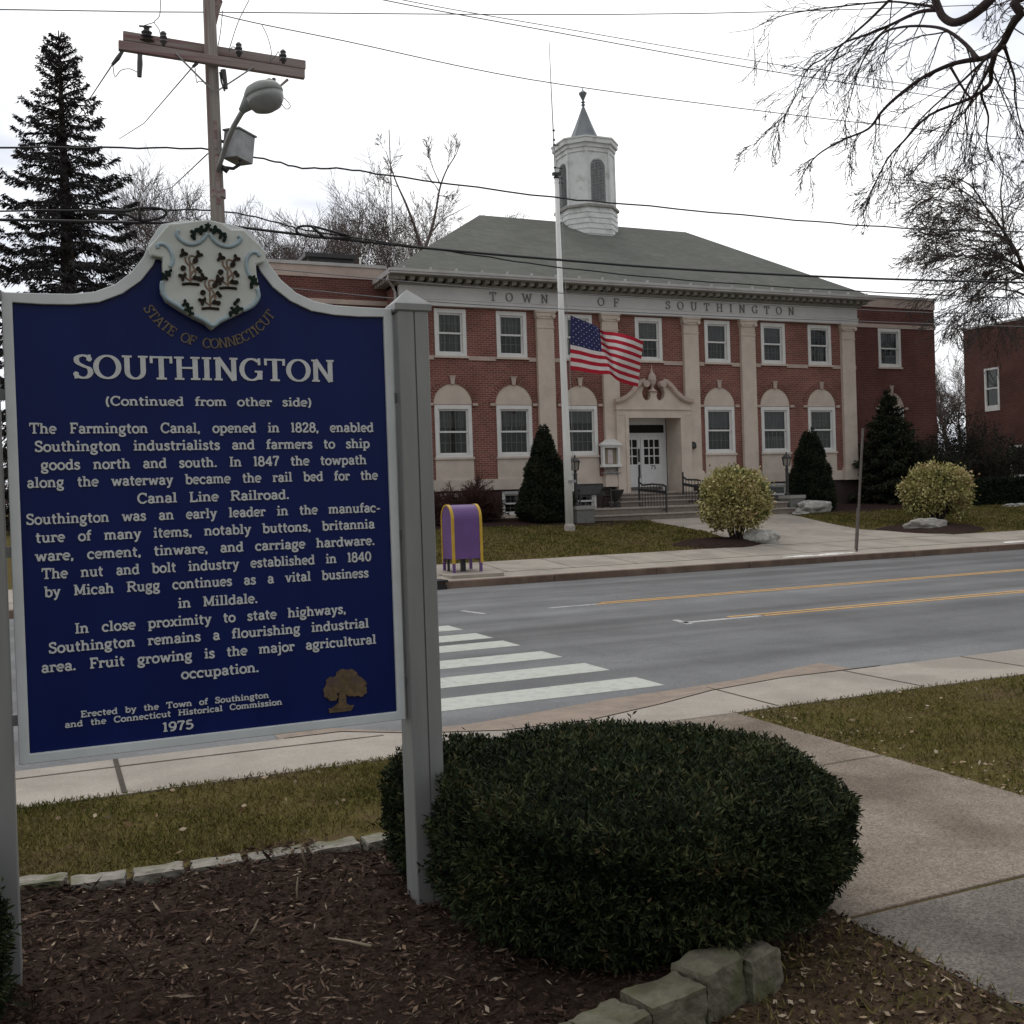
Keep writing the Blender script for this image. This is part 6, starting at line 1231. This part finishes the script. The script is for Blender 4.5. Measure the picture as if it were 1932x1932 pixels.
def cone_bush(label, c, r, h, seed, n=9000, pw=.75):
    rg = np.random.default_rng(seed); t_ = thing('conical_evergreen', (c[0], c[1], c[2]), label, 'evergreen', 'clipped conical evergreens by the facade')
    prof = lambda t: r*np.power(np.clip(1-t, 0, 1), pw)*(.72+.28*np.clip(t*6, 0, 1))
    mb = MB(); mb.lathe(c, [(float(prof(t))*.86+.005, t*h) for t in [i/14 for i in range(15)]], 18); mb.build('core', M['shaded_core'], t_, smooth=True)
    t = 1-np.sqrt(rg.uniform(0, 1, n)); t = np.clip(t, 0, .985); a = rg.uniform(0, 2*math.pi, n); P = np.stack([np.cos(a), np.sin(a), t], 1)
    lm = lump(np.stack([np.cos(a), np.sin(a), t*3], 1), 4.3, seed); lm3 = lump(np.stack([np.cos(a)*1.4, np.sin(a)*1.4, t*7], 1), 3.1, seed+2); rr = prof(t)*(1-.18*rg.uniform(0, 1, n)+.07*lm+.09*lm3)
    P = np.stack([c[0]+rr*np.cos(a), c[1]+rr*np.sin(a), c[2]+.05+t*h], 1); D_ = np.stack([np.cos(a), np.sin(a), .7+0*a], 1)
    v, f, tt = sprigs(P, D_, rg, .11, .035, 4, .10, tint=np.clip(.4+.2*lm+rg.normal(0, .18, n), 0, 1)); np_mesh('foliage', v, f, M['conifer'], t_, tint=tt)
cone_bush('dark conical evergreen standing left of the flagpole foot', (15.02, 31.6, .95), 1.03, 3.2, 11, pw=.92); cone_bush('dark clipped conical evergreen behind the white boulder, right of the steps', (26.2, 31.9, .95), .98, 3.0, 12, pw=.66)

def yellow_shrub(label, c, s, zb, seed, n, gaps):
    rg = np.random.default_rng(seed); t_ = thing('yellow_shrub', (c[0], c[1], zb), label, 'shrub', 'round yellow green shrubs on the lawn'); S_ = []
    for k in range(9):
        a = k*.7; p = np.array([c[0]+.12*math.cos(a), c[1]+.12*math.sin(a), zb-.05]); q = np.array([c[0]+s[0]*.45*math.cos(a), c[1]+s[1]*.45*math.sin(a), c[2]-.25*s[2]]); S_.append([*p, *q, .045, .03]); S_.append([*q, *(q+(q-p)*.6), .03, .015])
    v, f = tubes_np(S_, 6); np_mesh('stem', v, f, M['bark_dark'], t_)
    nc = n//55; p, d = sell(nc, 2.2, rg); p = p[p[:, 2] > -.88]; d = unit(p); lm = lump(p, 4.1, seed)
    cen = p*(1-.30*rg.uniform(0, 1, len(p))**1.3+.06*lm)[:, None]*np.array(s)+np.array(c)
    if gaps: kp = ~((p[:, 2] < -.25) & (np.abs(p[:, 0]) < .45) & (p[:, 1] < 0)) | (rg.uniform(0, 1, len(p)) < .25); cen, d, p, lm = cen[kp], d[kp], p[kp], lm[kp]
    parts = []
    for i in range(len(cen)):
        m_ = 55; o = rg.normal(0, 1, (m_, 3))*np.array([.105, .105, .095]); tb = np.clip(.56+.16*lm[i]+rg.normal(0, .09), .05, .95)
        parts.append((*leaves(cen[i]+o, d[i]*.6+np.array([0, 0, .25])+unit(o)*.7, .10, .062, rg, .85), np.clip(tb+rg.normal(0, .16, m_), 0, 1)))
    v, f, tt = merge(parts); np_mesh('foliage', v, f, M['yellow_leaf'], t_, tint=tt)
    core_mesh('inner_shade_core', (c[0], c[1], c[2]+.1), s, 2.2, M['shaded_core'], t_, .58, .08)  # solid dark core painted as the shaded inside of the shrub
yellow_shrub('round yellow green shrub on the mulch ring left of the front walk', (17.9, 25.1, 1.52), (.86, .84, .80), .45, 21, 30000, False)
yellow_shrub('wider, looser yellow green shrub on the mulch ring right of the front walk', (26.58, 26.2, 1.53), (1.0, .92, .78), .5, 22, 32000, True)

# ---- generic bare tree
def grow(S, p, d, L, r, lv, P, rg):
    n = P['n'][lv]; st = L/n; r0 = r
    for i in range(n):
        d = unit(d+rg.normal(0, P['wander'], 3)+np.array([0, 0, P['trop'][lv]])); q = p+d*st; r1 = max(r*(1-.72*(i+1)/n), P['rmin']); S.append([*p, *q, r0, r1]); r0 = r1; p = q
        if lv+1 < len(P['n']) and i >= P['first'][lv]:
            for _ in range(P['kids'][lv] if rg.uniform() < P.get('prob', 1) else 0):
                ax = unit(np.cross(d, rg.normal(0, 1, 3))); a = R(rg.uniform(*P['ang'])); dn = d*math.cos(a)+ax*math.sin(a)
                grow(S, p, dn, L*P['ratio'][lv]*rg.uniform(.65, 1.2)*(1-.35*i/n), max(r1*.68, P['rmin']), lv+1, P, rg)
UPR = dict(n=[7, 6, 5, 4], trop=[.05, .07, .07, .05], wander=.09, first=[3, 1, 0, 9], kids=[4, 2, 3], ang=(24, 55), ratio=[.42, .58, .5], rmin=.0085)
def bare_tree(label, x, y, H_, seed, r=.2, P=UPR, mat='bark_far', group='bare trees behind the town hall', name='bare_tree', stems=1, lean=0.0, sides=4, zb=None):
    rg = np.random.default_rng(seed); zb = zt(y) if zb is None else zb; t_ = thing(name, (x, y, zb), label, 'tree', group); S = []
    for s_ in range(stems):
        a = s_*math.pi+.3; d = unit(np.array([lean+(.30*math.cos(a) if stems > 1 else 0), .1*math.sin(a), 1.0])); grow(S, np.array([x, y, zb-.1]), d, H_*.72, r, 0, P, rg)
    S = np.array(S); big = S[:, 6] > r*.45
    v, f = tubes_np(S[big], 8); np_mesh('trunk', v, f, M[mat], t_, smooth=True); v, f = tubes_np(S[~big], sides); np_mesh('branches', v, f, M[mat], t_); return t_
def dx(px, Y): return at(px, 600, Y).x
for k, (px, topy, Y, H_, lab, stems) in enumerate([
    (243, 300, 58, 0, 'slender bare tree just right of the dark spruce', 1), (300, 330, 64, 0, 'bare tree in the haze between the spruce and the utility pole', 1), (352, 335, 60, 0, 'bare tree just left of the utility pole', 1),
    (455, 370, 66, 0, 'thin bare tree just right of the utility pole', 1), (535, 375, 60, 0, 'bare tree above the left cable loop end, right of the sign crest', 1), (600, 390, 68, 0, 'bare tree behind the right cable loop', 1),
    (655, 335, 62, 0, 'bare tree with a broad crown left of the tallest bare tree', 1), (705, 315, 56, 0, 'upright bare tree beside the radio mast', 1), (860, 400, 64, 0, 'low bare tree at the left hip of the grey roof', 1)]):
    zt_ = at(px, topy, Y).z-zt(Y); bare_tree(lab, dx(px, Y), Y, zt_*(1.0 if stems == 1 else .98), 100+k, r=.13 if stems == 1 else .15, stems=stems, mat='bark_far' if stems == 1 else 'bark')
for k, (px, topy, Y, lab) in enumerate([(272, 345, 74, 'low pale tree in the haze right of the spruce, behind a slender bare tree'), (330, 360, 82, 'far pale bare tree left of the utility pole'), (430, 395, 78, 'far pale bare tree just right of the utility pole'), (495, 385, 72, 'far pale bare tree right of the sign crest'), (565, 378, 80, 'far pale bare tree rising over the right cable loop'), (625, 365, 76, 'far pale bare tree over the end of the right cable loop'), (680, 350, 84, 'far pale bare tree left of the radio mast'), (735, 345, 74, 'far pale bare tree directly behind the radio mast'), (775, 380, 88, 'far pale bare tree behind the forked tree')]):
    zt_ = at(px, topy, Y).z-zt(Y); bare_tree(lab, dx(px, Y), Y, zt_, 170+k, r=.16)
for k, (px, Y, H_, lab) in enumerate([(1782, 78, 13, 'pale bare tree far back in the gap between the two brick buildings, left'), (1806, 66, 11, 'pale bare tree far back in the gap between the two brick buildings, right'), (1796, 95, 16, 'tallest pale bare tree in the gap between the two brick buildings'), (1850, 84, 15, 'pale bare tree rising behind the brick building at the right edge')]):
    bare_tree(lab, dx(px, Y), Y, H_, 140+k, r=.2, group='bare trees beyond the right gap')
# far brush closing the horizon
rg = np.random.default_rng(5); S = []
for k in range(2600):
    Y = rg.uniform(90, 150); X = rg.uniform(-60, 260); h = rg.uniform(3, 9); p = np.array([X, Y, zt(Y)-.2]); q = p+np.array([rg.normal(0, .5), rg.normal(0, .5), h*.5]); S.append([*p, *q, .11, .06])
    for _ in range(5): S.append([*(p+(q-p)*rg.uniform(.5, 1)), *(q+np.array([rg.normal(0, 1.1), rg.normal(0, 1), h*rg.uniform(.1, .5)])), .05, .02])
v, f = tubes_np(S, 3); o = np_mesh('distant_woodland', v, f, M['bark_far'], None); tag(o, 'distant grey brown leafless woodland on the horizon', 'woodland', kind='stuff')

# ---- spruces
def spruce(label, x, y, H_, rad, seed, mat, group=None, n=1.0, dense=1.0, name='spruce_tree', leaf=(.30, .07)):
    rg = np.random.default_rng(seed); zb = zt(y); t_ = thing(name, (x, y, zb), label, 'tree', group)
    mb = MB(); mb.tube([(x, y, zb-.1), (x+.02, y, zb+H_*.5), (x, y, zb+H_*.985)], [rad*.075, rad*.045, .02], 10); mb.build('trunk', M['bark_dark'], t_, smooth=True)
    S = []; P_ = []; D_ = []; LN = []; z = .06*H_; 
    while z < H_*.975:
        tt = z/H_; rz = rad*(1-tt)**.84*(1.0 if tt > .12 else .6+3*tt); nb = max(4, int(7*n))
        a0 = rg.uniform(0, 6.28)
        for k in range(nb):
            a = a0+2*math.pi*k/nb+rg.normal(0, .25); L_ = rz*rg.uniform(.72, 1.13)+.05; m_ = 7; p = np.array([x, y, zb+z+rg.normal(0, .08)]); dirv = np.array([math.cos(a), math.sin(a), 0])
            for i in range(m_):
                f_ = (i+.5)/m_; slope = .30-.95*math.sin(f_*2.2)*(1-tt*.75)+(.75 if f_ > .75 else 0)
                if tt > .85: slope += .5
                q = p+unit(dirv+np.array([0, 0, slope]))*(L_/m_); S.append([*p, *q, .035*(1-f_)+.012, .03*(1-f_)+.01])
                per = max(2, int(9*dense*L_/rad*(.4+1.1*f_)+2))
                u = rg.uniform(0, 1, (per, 1)); side = np.array([-dirv[1], dirv[0], 0]); w_ = .20*L_*(1-.6*f_)*rg.uniform(-1, 1, (per, 1))*(.3+f_ if f_ < .6 else 1.0-.5*(f_-.6))
                P_.append(p+(q-p)*u+side*w_+np.array([0, 0, -.04])*np.abs(w_)); D_.append(dirv*.75+side*np.sign(w_)*.45+np.array([0, 0, -.42+.9*max(0, tt-.7)])+0*u); LN.append(np.full(len(u), .32+.68*(1-tt)**.8))
                p = q
        z += (.042-.018*tt)*H_*.62/n**.2
    v, f = tubes_np(S, 4); np_mesh('branches', v, f, M['bark_dark'], t_)
    P_ = np.concatenate(P_); D_ = np.concatenate(D_); LN = np.concatenate(LN); v1, f1 = leaves(P_, D_, leaf[0]*LN, leaf[1]*LN**.5, rg, .28); P2 = P_+rg.normal(0, .06, P_.shape); v2, f2 = leaves(P2, D_+np.array([0, 0, -.5]), leaf[0]*.8*LN, leaf[1]*.9*LN**.5, rg, .35)
    v, f, tt_ = merge([(v1, f1, rg.uniform(0, 1, len(P_))), (v2, f2, rg.uniform(0, 1, len(P_)))]); np_mesh('needles', v, f, M[mat], t_, tint=tt_); return t_
spruce('tall dark spruce rising behind the blue sign, left of the utility pole', .95, 42.0, 18.55, 5.9, 31, 'spruce_m', n=.88, dense=4.4, leaf=(.34, .075))
spruce('dark shaggy evergreen covering the arched window of the shaded brick wing', 31.35, 33.3, 4.45, 2.0, 32, 'conifer', n=.95, dense=2.4, name='evergreen_tree', leaf=(.22, .07))

# ---- shrubs and hedge at the right, barberry on the left
def twig_shrub(label, c, r, h, seed, mat, leafmat=None, nst=16, name='bare_shrub', group=None, nl=0, kids=(2, 2)):
    rg = np.random.default_rng(seed); t_ = thing(name, c, label, 'shrub', group); S = []
    P = dict(n=[6, 5, 4], trop=[.03, .02, .02], wander=.13, first=[1, 1, 9], kids=list(kids), ang=(20, 50), ratio=[.5, .5], rmin=.006)
    for k in range(nst):
        a = rg.uniform(0, 6.28); s_ = math.sqrt(rg.uniform(0, 1)); d = unit(np.array([math.cos(a)*s_*r/h*.9, math.sin(a)*s_*r/h*.9, 1.0])); grow(S, np.array([c[0]+.3*r*s_*math.cos(a), c[1]+.3*r*s_*math.sin(a), c[2]-.05]), d, h*rg.uniform(.75, 1.02)*(1.15-.3*s_), .03, 0, P, rg)
    S = np.array(S); bg_ = S[:, 6] > .018; v, f = tubes_np(S[bg_], 5); np_mesh('stem', v, f, M[mat], t_); v, f = tubes_np(S[~bg_], 4); np_mesh('twigs', v, f, M[mat], t_)
    if nl:
        q = rg.choice(len(S), nl); P_ = S[q, 3:6]+rg.normal(0, .1, (nl, 3)); v, f = leaves(P_, rg.normal(0, 1, (nl, 3))+np.array([0, 0, -.3]), .12, .045, rg, .5); np_mesh('foliage', v, f, M[leafmat], t_, tint=rg.uniform(0, .8, nl))
twig_shrub('big dark shrub of upright stems before the brick building, right of the shaggy evergreen', (36.9, 34.2, 1.0), 2.3, 3.0, 41, 'bark_dark', 'conifer', 34, nl=9000)
twig_shrub('low dark shrub at the corner of the right wing, behind the right yellow shrub', (33.2, 33.3, 1.05), 1.2, 2.2, 42, 'bark_dark', 'conifer', 20, nl=6000, name='dark_shrub')
twig_shrub('reddish brown leafless bush against the basement wall, behind the purple drop box', (12.6, 32.6, 1.0), 1.25, 1.15, 43, 'barberry', None, 46, kids=(3, 3))
twig_shrub('small reddish leafless bush at the left end of the front lawn, by the drop box', (10.9, 32.0, 1.0), .8, 1.0, 44, 'barberry', None, 24, kids=(3, 3))
rg = np.random.default_rng(51); hg = thing('hedge', (36.2, 31.4, .9), 'low dark clipped hedge running out of the right edge behind the lawn', 'hedge')
mb = MB(); mb.box(33.5, 39.6, 31.0, 32.0, .7, 1.84); mb.build('core', M['shaded_core'], hg)
n_ = 9000; u = rg.uniform(0, 1, n_); P_ = np.stack([rg.uniform(33.4, 39.7, n_), np.where(u < .6, 30.95, rg.uniform(30.95, 32.05, n_)), np.where(u < .6, rg.uniform(.85, 1.9, n_), 1.87)], 1)+rg.normal(0, .035, (n_, 3))
v, f, tt = sprigs(P_, np.tile([[0, -.6, .6]], (n_, 1)), rg, .10, .035, 3, .06, tint=np.clip(rg.normal(.3, .2, n_), 0, 1)); np_mesh('foliage', v, f, M['conifer'], hg, tint=tt)

# ---- the two big bare trees at the right
def z3(x, y): return ((2000+x/1.932)*.644, y/1.932*.644)
def limb_tree(label, base, limbs, seed, P, mat, trunk_r, cat='tree', nl=1.0):
    rg = np.random.default_rng(seed); t_ = thing('bare_tree', base[0], label, cat, 'big bare trees at the right edge')
    mb = MB(); mb.tube(base, trunk_r, 14); trk = mb.build('trunk', M[mat], t_, smooth=True); S = []; mb = MB()
    for pts, r0, r1, kids in limbs:
        n = len(pts); E_ = [pts[0]]+pts+[pts[-1]]; Q = []
        for i in range(1, len(E_)-2):
            for k in range(4):
                t = k/4; Q.append(Vector([.5*((2*E_[i][j])+(-E_[i-1][j]+E_[i+1][j])*t+(2*E_[i-1][j]-5*E_[i][j]+4*E_[i+1][j]-E_[i+2][j])*t*t+(-E_[i-1][j]+3*E_[i][j]-3*E_[i+1][j]+E_[i+2][j])*t**3) for j in range(3)]))
        Q.append(pts[-1]); rr = [P.get('thin', 1)*(r0+(r1-r0)*(i/(len(Q)-1))**.55) for i in range(len(Q))]; mb.tube(Q, rr, 9)
        tot = sum((b-a).length for a, b in zip(Q[:-1], Q[1:])); acc = 0
        for i in range(len(Q)-1):
            seg = Q[i+1]-Q[i]; acc += seg.length; fr = acc/tot; nk = rg.poisson(kids*P.get('many', 1)*seg.length)
            for _ in range(nk):
                d0 = arr(seg.normalized()); ax = unit(np.cross(d0, rg.normal(0, 1, 3))); a = R(rg.uniform(25, 70)); dn = unit(d0*math.cos(a)+ax*math.sin(a)+np.array(P.get('bias', (0, 0, 0))))
                grow(S, arr(Q[i])+arr(seg)*rg.uniform(), dn, P['L']*rg.uniform(.5, 1.25)*(1.1-.75*fr), max(min(rr[i]*.55, P['rk']), P['rmin']), 0, P, rg)
    mb.build('limb', M[mat], trk, smooth=True)
    v, f = tubes_np(S, 4); np_mesh('twigs', v, f, M[mat], t_); return t_
def Lm(pts, Y0, Y1): n = len(pts); return [at(*z3(x, y), Y0+(Y1-Y0)*i/(n-1)) for i, (x, y) in enumerate(pts)]
top_ = Vector((11.2, 5.6, 6.4))
P1 = dict(n=[7, 5, 4], trop=[-.10, -.05, .05], wander=.085, first=[1, 1, 9], kids=[1, 1], ang=(18, 45), ratio=[.5, .45], rmin=.0027, L=.85, rk=.008, prob=.9, bias=(-.22, .1, -.45), thin=.66, many=1.3)
hub = at(*z3(2080, -60), 6.6)
limbs = [
 ([top_, hub]+Lm([(1910, 85), (1860, 150), (1810, 250), (1760, 300), (1700, 330), (1600, 345), (1500, 372), (1350, 445), (1200, 560), (1120, 640), (1050, 730), (900, 795), (760, 880), (680, 985)], 6.7, 8.6), .085, .008, 4.2),
 (Lm([(1765, 305), (1745, 400), (1735, 480), (1620, 560), (1400, 650), (1250, 800), (1160, 900), (1090, 1040), (1040, 1165)], 6.75, 8.3), .045, .006, 5.0),
 (Lm([(1670, 335), (1600, 250), (1500, 175), (1400, 150), (1250, 152), (1130, 190), (1050, 290), (1000, 390), (960, 520), (930, 640), (905, 760)], 6.8, 8.8), .035, .005, 4.6),
 ([top_, at(*z3(1990, -260), 7.0)]+Lm([(1750, -10), (1660, 70), (1600, 108), (1530, 128), (1470, 90), (1435, 10), (1380, -120)], 7.2, 7.8), .085, .05, 2.5),
 (Lm([(1435, 55), (1330, 70), (1200, 130), (1100, 175), (1000, 210), (900, 250), (800, 330), (700, 400), (600, 620), (480, 740), (400, 830)], 7.7, 9.4), .035, .004, 4.4),
 (Lm([(1190, -20), (1060, 110), (960, 200), (890, 270), (850, 350), (820, 440), (760, 520), (640, 660)], 7.9, 9.0), .025, .005, 4.6),
 (Lm([(1430, 40), (1300, 20), (1150, 10), (860, 40), (620, 75), (480, 120), (390, 165), (260, 185)], 7.9, 9.6), .025, .0035, 4.8),
 (Lm([(1735, 480), (1690, 530), (1730, 660), (1720, 800), (1760, 920)], 6.9, 7.6), .03, .006, 5.0),
 (Lm([(1760, 330), (1700, 450), (1640, 560), (1600, 640), (1610, 760), (1600, 900)], 6.9, 7.6), .03, .006, 5.0),
 (Lm([(1515, 378), (1600, 520), (1640, 560)], 7.0, 7.0), .02, .012, 3.0),
 (Lm([(1820, 260), (1850, 350), (1880, 450), (1880, 560), (1910, 700), (1950, 820)], 6.8, 7.3), .028, .006, 5.0),
 (Lm([(1720, 330), (1560, 480), (1380, 640), (1280, 760), (1200, 880), (1120, 1060)], 7.0, 8.2), .022, .004, 4.5)]
limb_tree('big bare tree whose long drooping limbs reach over the road, trunk out of view', [Vector((11.4, 5.4, -.1)), Vector((11.35, 5.45, 3)), top_], limbs, 61, P1, 'bark_dark', [.36, .27, .2])
P2 = dict(n=[7, 6, 4], trop=[-.05, -.05, .02], wander=.09, first=[1, 1, 9], kids=[2, 1], ang=(20, 45), ratio=[.5, .45], rmin=.009, L=3.2, rk=.035, prob=.9, thin=.75, bias=(-.2, 0, -.15), many=1.6)
tb = Vector((39.4, 32.0, 1.0)); tt2 = Vector((39.0, 32.0, 11.5))
limbs2 = [
 ([Vector((39.3, 32, 7.0))]+Lm([(2010, 1600), (1935, 1530), (1885, 1420), (1830, 1330), (1760, 1230), (1700, 1150), (1640, 1060), (1560, 1010)], 32, 30), .16, .03, 1.9),
 (Lm([(1890, 1430), (1825, 1330), (1810, 1200), (1800, 1080), (1815, 960), (1790, 860)], 32, 32), .09, .025, 2.0),
 (Lm([(1900, 1440), (1820, 1345), (1700, 1310), (1560, 1300), (1440, 1330), (1330, 1360)], 31.6, 29.6), .07, .015, 1.9),
 (Lm([(1960, 1560), (1850, 1480), (1720, 1440), (1600, 1460), (1480, 1500), (1380, 1540)], 32, 30), .09, .015, 1.9),
 (Lm([(1975, 1580), (1860, 1540), (1740, 1600), (1640, 1680), (1560, 1760), (1500, 1830)], 31.5, 30), .08, .015, 1.9),
 (Lm([(1990, 1620), (1900, 1640), (1800, 1720), (1720, 1800)], 31.5, 30.4), .06, .015, 1.9),
 (Lm([(1690, 1160), (1600, 1090), (1520, 1060), (1470, 1120), (1430, 1200)], 31, 30), .05, .015, 1.9)]
limb_tree('bare tree with fine drooping twigs in front of the plain brick building', [tb, Vector((39.3, 32, 5)), tt2], limbs2, 62, P2, 'bark', [.32, .24, .14])

# the tall forked tree behind the left end of the roof
def Dm(pts, Y): return [at(x, y, Y) for x, y in pts]
P3 = dict(n=[6, 5, 4], trop=[.05, .06, .05], wander=.10, first=[1, 1, 9], kids=[2, 2], ang=(20, 45), ratio=[.5, .5], rmin=.007, L=2.2, rk=.03, prob=.9, thin=.75, many=1.3)
g0 = at(798, 480, 50); gb = Vector((g0.x, 50, 1.1))
tr_ = limb_tree('tallest bare tree with forked stems, behind the left end of the grey roof', [gb, Vector((g0.x, 50, 6)), g0], [(Dm([(798, 480), (783, 430), (766, 385), (748, 345), (736, 310), (728, 285)], 50), .15, .02, .9), (Dm([(798, 480), (812, 440), (822, 400), (830, 355), (843, 320), (860, 292), (868, 270)], 50), .15, .02, .9), (Dm([(812, 440), (835, 415), (862, 400), (890, 385)], 50), .06, .015, 1.2), (Dm([(832, 350), (818, 320), (808, 290), (812, 268)], 50), .045, .012, 1.2)], 63, P3, 'bark_far', [.20, .16, .13])
tr_['group'] = 'bare trees behind the town hall'
# ---- grass, chips, litter
def blades(name, label, n, gen, ln, wd, seed, zoff=0.0, mat='blade', kind='grass', up=1.0):
    rg = np.random.default_rng(seed); XY = gen(rg, n); P_ = np.stack([XY[:, 0], XY[:, 1], np.array([zt(float(y)) if y > 20 else 0.0 for y in XY[:, 1]])+zoff], 1); m_ = len(P_)
    D_ = rg.normal(0, .75, (m_, 3)); D_[:, 2] = np.abs(D_[:, 2])*.5+up*rg.uniform(.25, 1, m_); v, f = leaves(P_, D_, ln, wd, rg, .05)
    lm = np.clip(.42+.20*lump(P_*np.array([1, 1, 0]), 2.3, seed)+.16*lump(P_*np.array([1, 1, 0]), 7, seed+1)+rg.normal(0, .16, m_), 0, 1); o = np_mesh(name, v, f, M[mat], None, tint=lm); return tag(o, label, kind, kind='stuff')
def rect(x0, x1, y0, y1, excl=None):
    def g(rg, n):
        p = np.stack([rg.uniform(x0, x1, n), rg.uniform(y0, y1, n)], 1); k = rg.uniform(-1.4, 1, n) < lump(np.c_[p, 0*p[:, 0]], 2.6, 3)*.5+lump(np.c_[p, 0*p[:, 0]], 8, 1)*.35+.15; p = p[k]
        if excl: p = p[[not excl(a, b) for a, b in p]]
        return p
    return g
blades('grass', 'short olive and straw coloured grass between the mulch bed and the sidewalk', 52000, rect(-1.2, 2.9, 5.30, 7.02, lambda a, b: in_bed(a, b) or (a < 1.8 and b < 5.50)), .042, .0065, 71)
blades('grass', 'short patchy grass right of the footpath', 90000, rect(4.9, 11, 2.2, 7.02), .040, .007, 72)
blades('grass', 'sparse worn grass in front of the edging stones', 3200, rect(1.1, 2.92, 1.9, 3.35, in_bed), .045, .006, 73)
blades('grass', 'thin lawn grass before the town hall', 60000, lambda rg, n: np.array([q for q in np.stack([rg.uniform(7, 38, n), rg.uniform(24.05, 30.9, n)], 1) if not (np.interp(q[1], [23.9, 25.2, 27.5, 30.1, 31.4], [16.9, 17.9, 18.42, 18.36, 18.5]) < q[0] < np.interp(q[1], [23.9, 26, 27.7, 30.2, 31.4], [25, 23.3, 23.5, 24.15, 24.3])) and ((q[0]-17.25)/1.6)**2+((q[1]-24.85)/1.02)**2 > 1 and ((q[0]-25.5)/2.0)**2+((q[1]-25.35)/1.35)**2 > 1]), .07, .03, 74)
rg = np.random.default_rng(81); n_ = 60000; XY = np.stack([rg.uniform(-1.6, 2.8, n_), rg.uniform(1.5, 5.42, n_)], 1); XY = XY[[in_bed(a, b) for a, b in XY]]; n_ = len(XY)
P_ = np.c_[XY, [bed_z(a, b)+.004 for a, b in XY]]+rg.uniform(0, .016, (n_, 1))*np.array([0, 0, 1]); D_ = rg.normal(0, 1, (n_, 3)); D_[:, 2] *= .28; sz = np.exp(rg.normal(0, .45, n_)); v, f = leaves(P_, D_, .030*sz, .0075*sz**.6, rg, .1); tn = np.clip(rg.beta(1.3, 2.4, n_)+.12*lump(np.c_[XY, 0*XY[:, 0]], 3, 2), 0, .86); tn[rg.uniform(0, 1, n_) < .02] = 1.0
tag(np_mesh('mulch_chips', v, f, M['chip'], None, tint=tn), 'dark shredded bark mulch covering the bed around the sign', 'mulch', kind='stuff')
def litter(name, label, n, x0, x1, y0, y1, seed, keep, z=.02, ln=.05, wd=.032):
    rg = np.random.default_rng(seed); XY = np.stack([rg.uniform(x0, x1, n), rg.uniform(y0, y1, n)], 1); XY = XY[[keep(a, b) for a, b in XY]]; n = len(XY); P_ = np.c_[XY, [(bed_z(a, b)+.012 if in_bed(a, b) else z) for a, b in XY]]; D_ = rg.normal(0, 1, (n, 3)); D_[:, 2] = D_[:, 2]*.2+.1
    v, f = leaves(P_, D_, ln, wd, rg, .05); tag(np_mesh(name, v, f, M['leaf_litter'], None, tint=rg.uniform(0, 1, n)), label, 'leaf litter', kind='stuff')
litter('leaf_litter', 'pale dry leaf scraps scattered over the mulch', 130, -1.2, 2.7, 1.8, 5.4, 91, in_bed, ln=.04, wd=.018)
litter('leaf_litter', 'dry leaves on the grass behind the bed', 60, -1, 2.9, 5.5, 7.0, 92, lambda a, b: True, .03, .045, .025); litter('leaf_litter', 'dry leaves on the right lawn', 90, 4.95, 10, 2.4, 7, 93, lambda a, b: True, .03, .05, .03)
litter('leaf_litter', 'brown dry leaves and bark scraps in front of the edging stones', 700, 1.1, 2.92, 1.9, 3.5, 94, lambda a, b: not in_bed(a, b), .014, .034, .014)
rg = np.random.default_rng(97); n_ = 9000; XY = np.stack([rg.uniform(1.0, 2.92, n_), rg.uniform(1.8, 3.6, n_)], 1); XY = XY[[not in_bed(a, b) for a, b in XY]]; n_ = len(XY); D_ = rg.normal(0, 1, (n_, 3)); D_[:, 2] *= .3
v, f = leaves(np.c_[XY, np.full(n_, .012)], D_, .026, .009, rg, .1); tag(np_mesh('bark_debris', v, f, M['chip'], None, tint=np.clip(rg.beta(2, 2.2, n_), 0, .9)), 'brown bark debris on the bare soil between the edging stones and the footpath', 'debris', kind='stuff')
litter('leaf_litter', 'brown debris along the footpath edge of the right lawn', 500, 4.9, 5.5, 2.2, 7, 95, lambda a, b: a < 4.95+.5*abs(math.sin(b*3)), .012, .035, .014)
for k, (pts, lab) in enumerate([([(568, 1592), (572, 1618), (580, 1640)], 'pale dry stem bending over the far edging stones'), ([(562, 1655), (560, 1680), (563, 1706)], 'short pale dry stem upright in the mulch'), ([(487, 1735), (480, 1752), (470, 1768)], 'forked pale stem lying in the mulch below the sign'), ([(620, 1770), (660, 1776), (700, 1785)], 'long thin twig lying on the mulch left of the right post')]):
    a = atZ(*pts[-1], bed_z(1, 4)+.01); Yb = a.y; P_ = [at(x, y, Yb+.002*i) for i, (x, y) in enumerate(pts)] if k < 3 else [atZ(x, y, .075) for x, y in pts]
    mb = MB(); mb.tube(P_, [.003, .005, .006], 6); tag(mb.build('dry_twig', MAT('dry_stem', (.30,.24,.17), (.22,.17,.12), scale=20), None, smooth=True), lab, 'twig', 'dry twigs in the mulch bed')
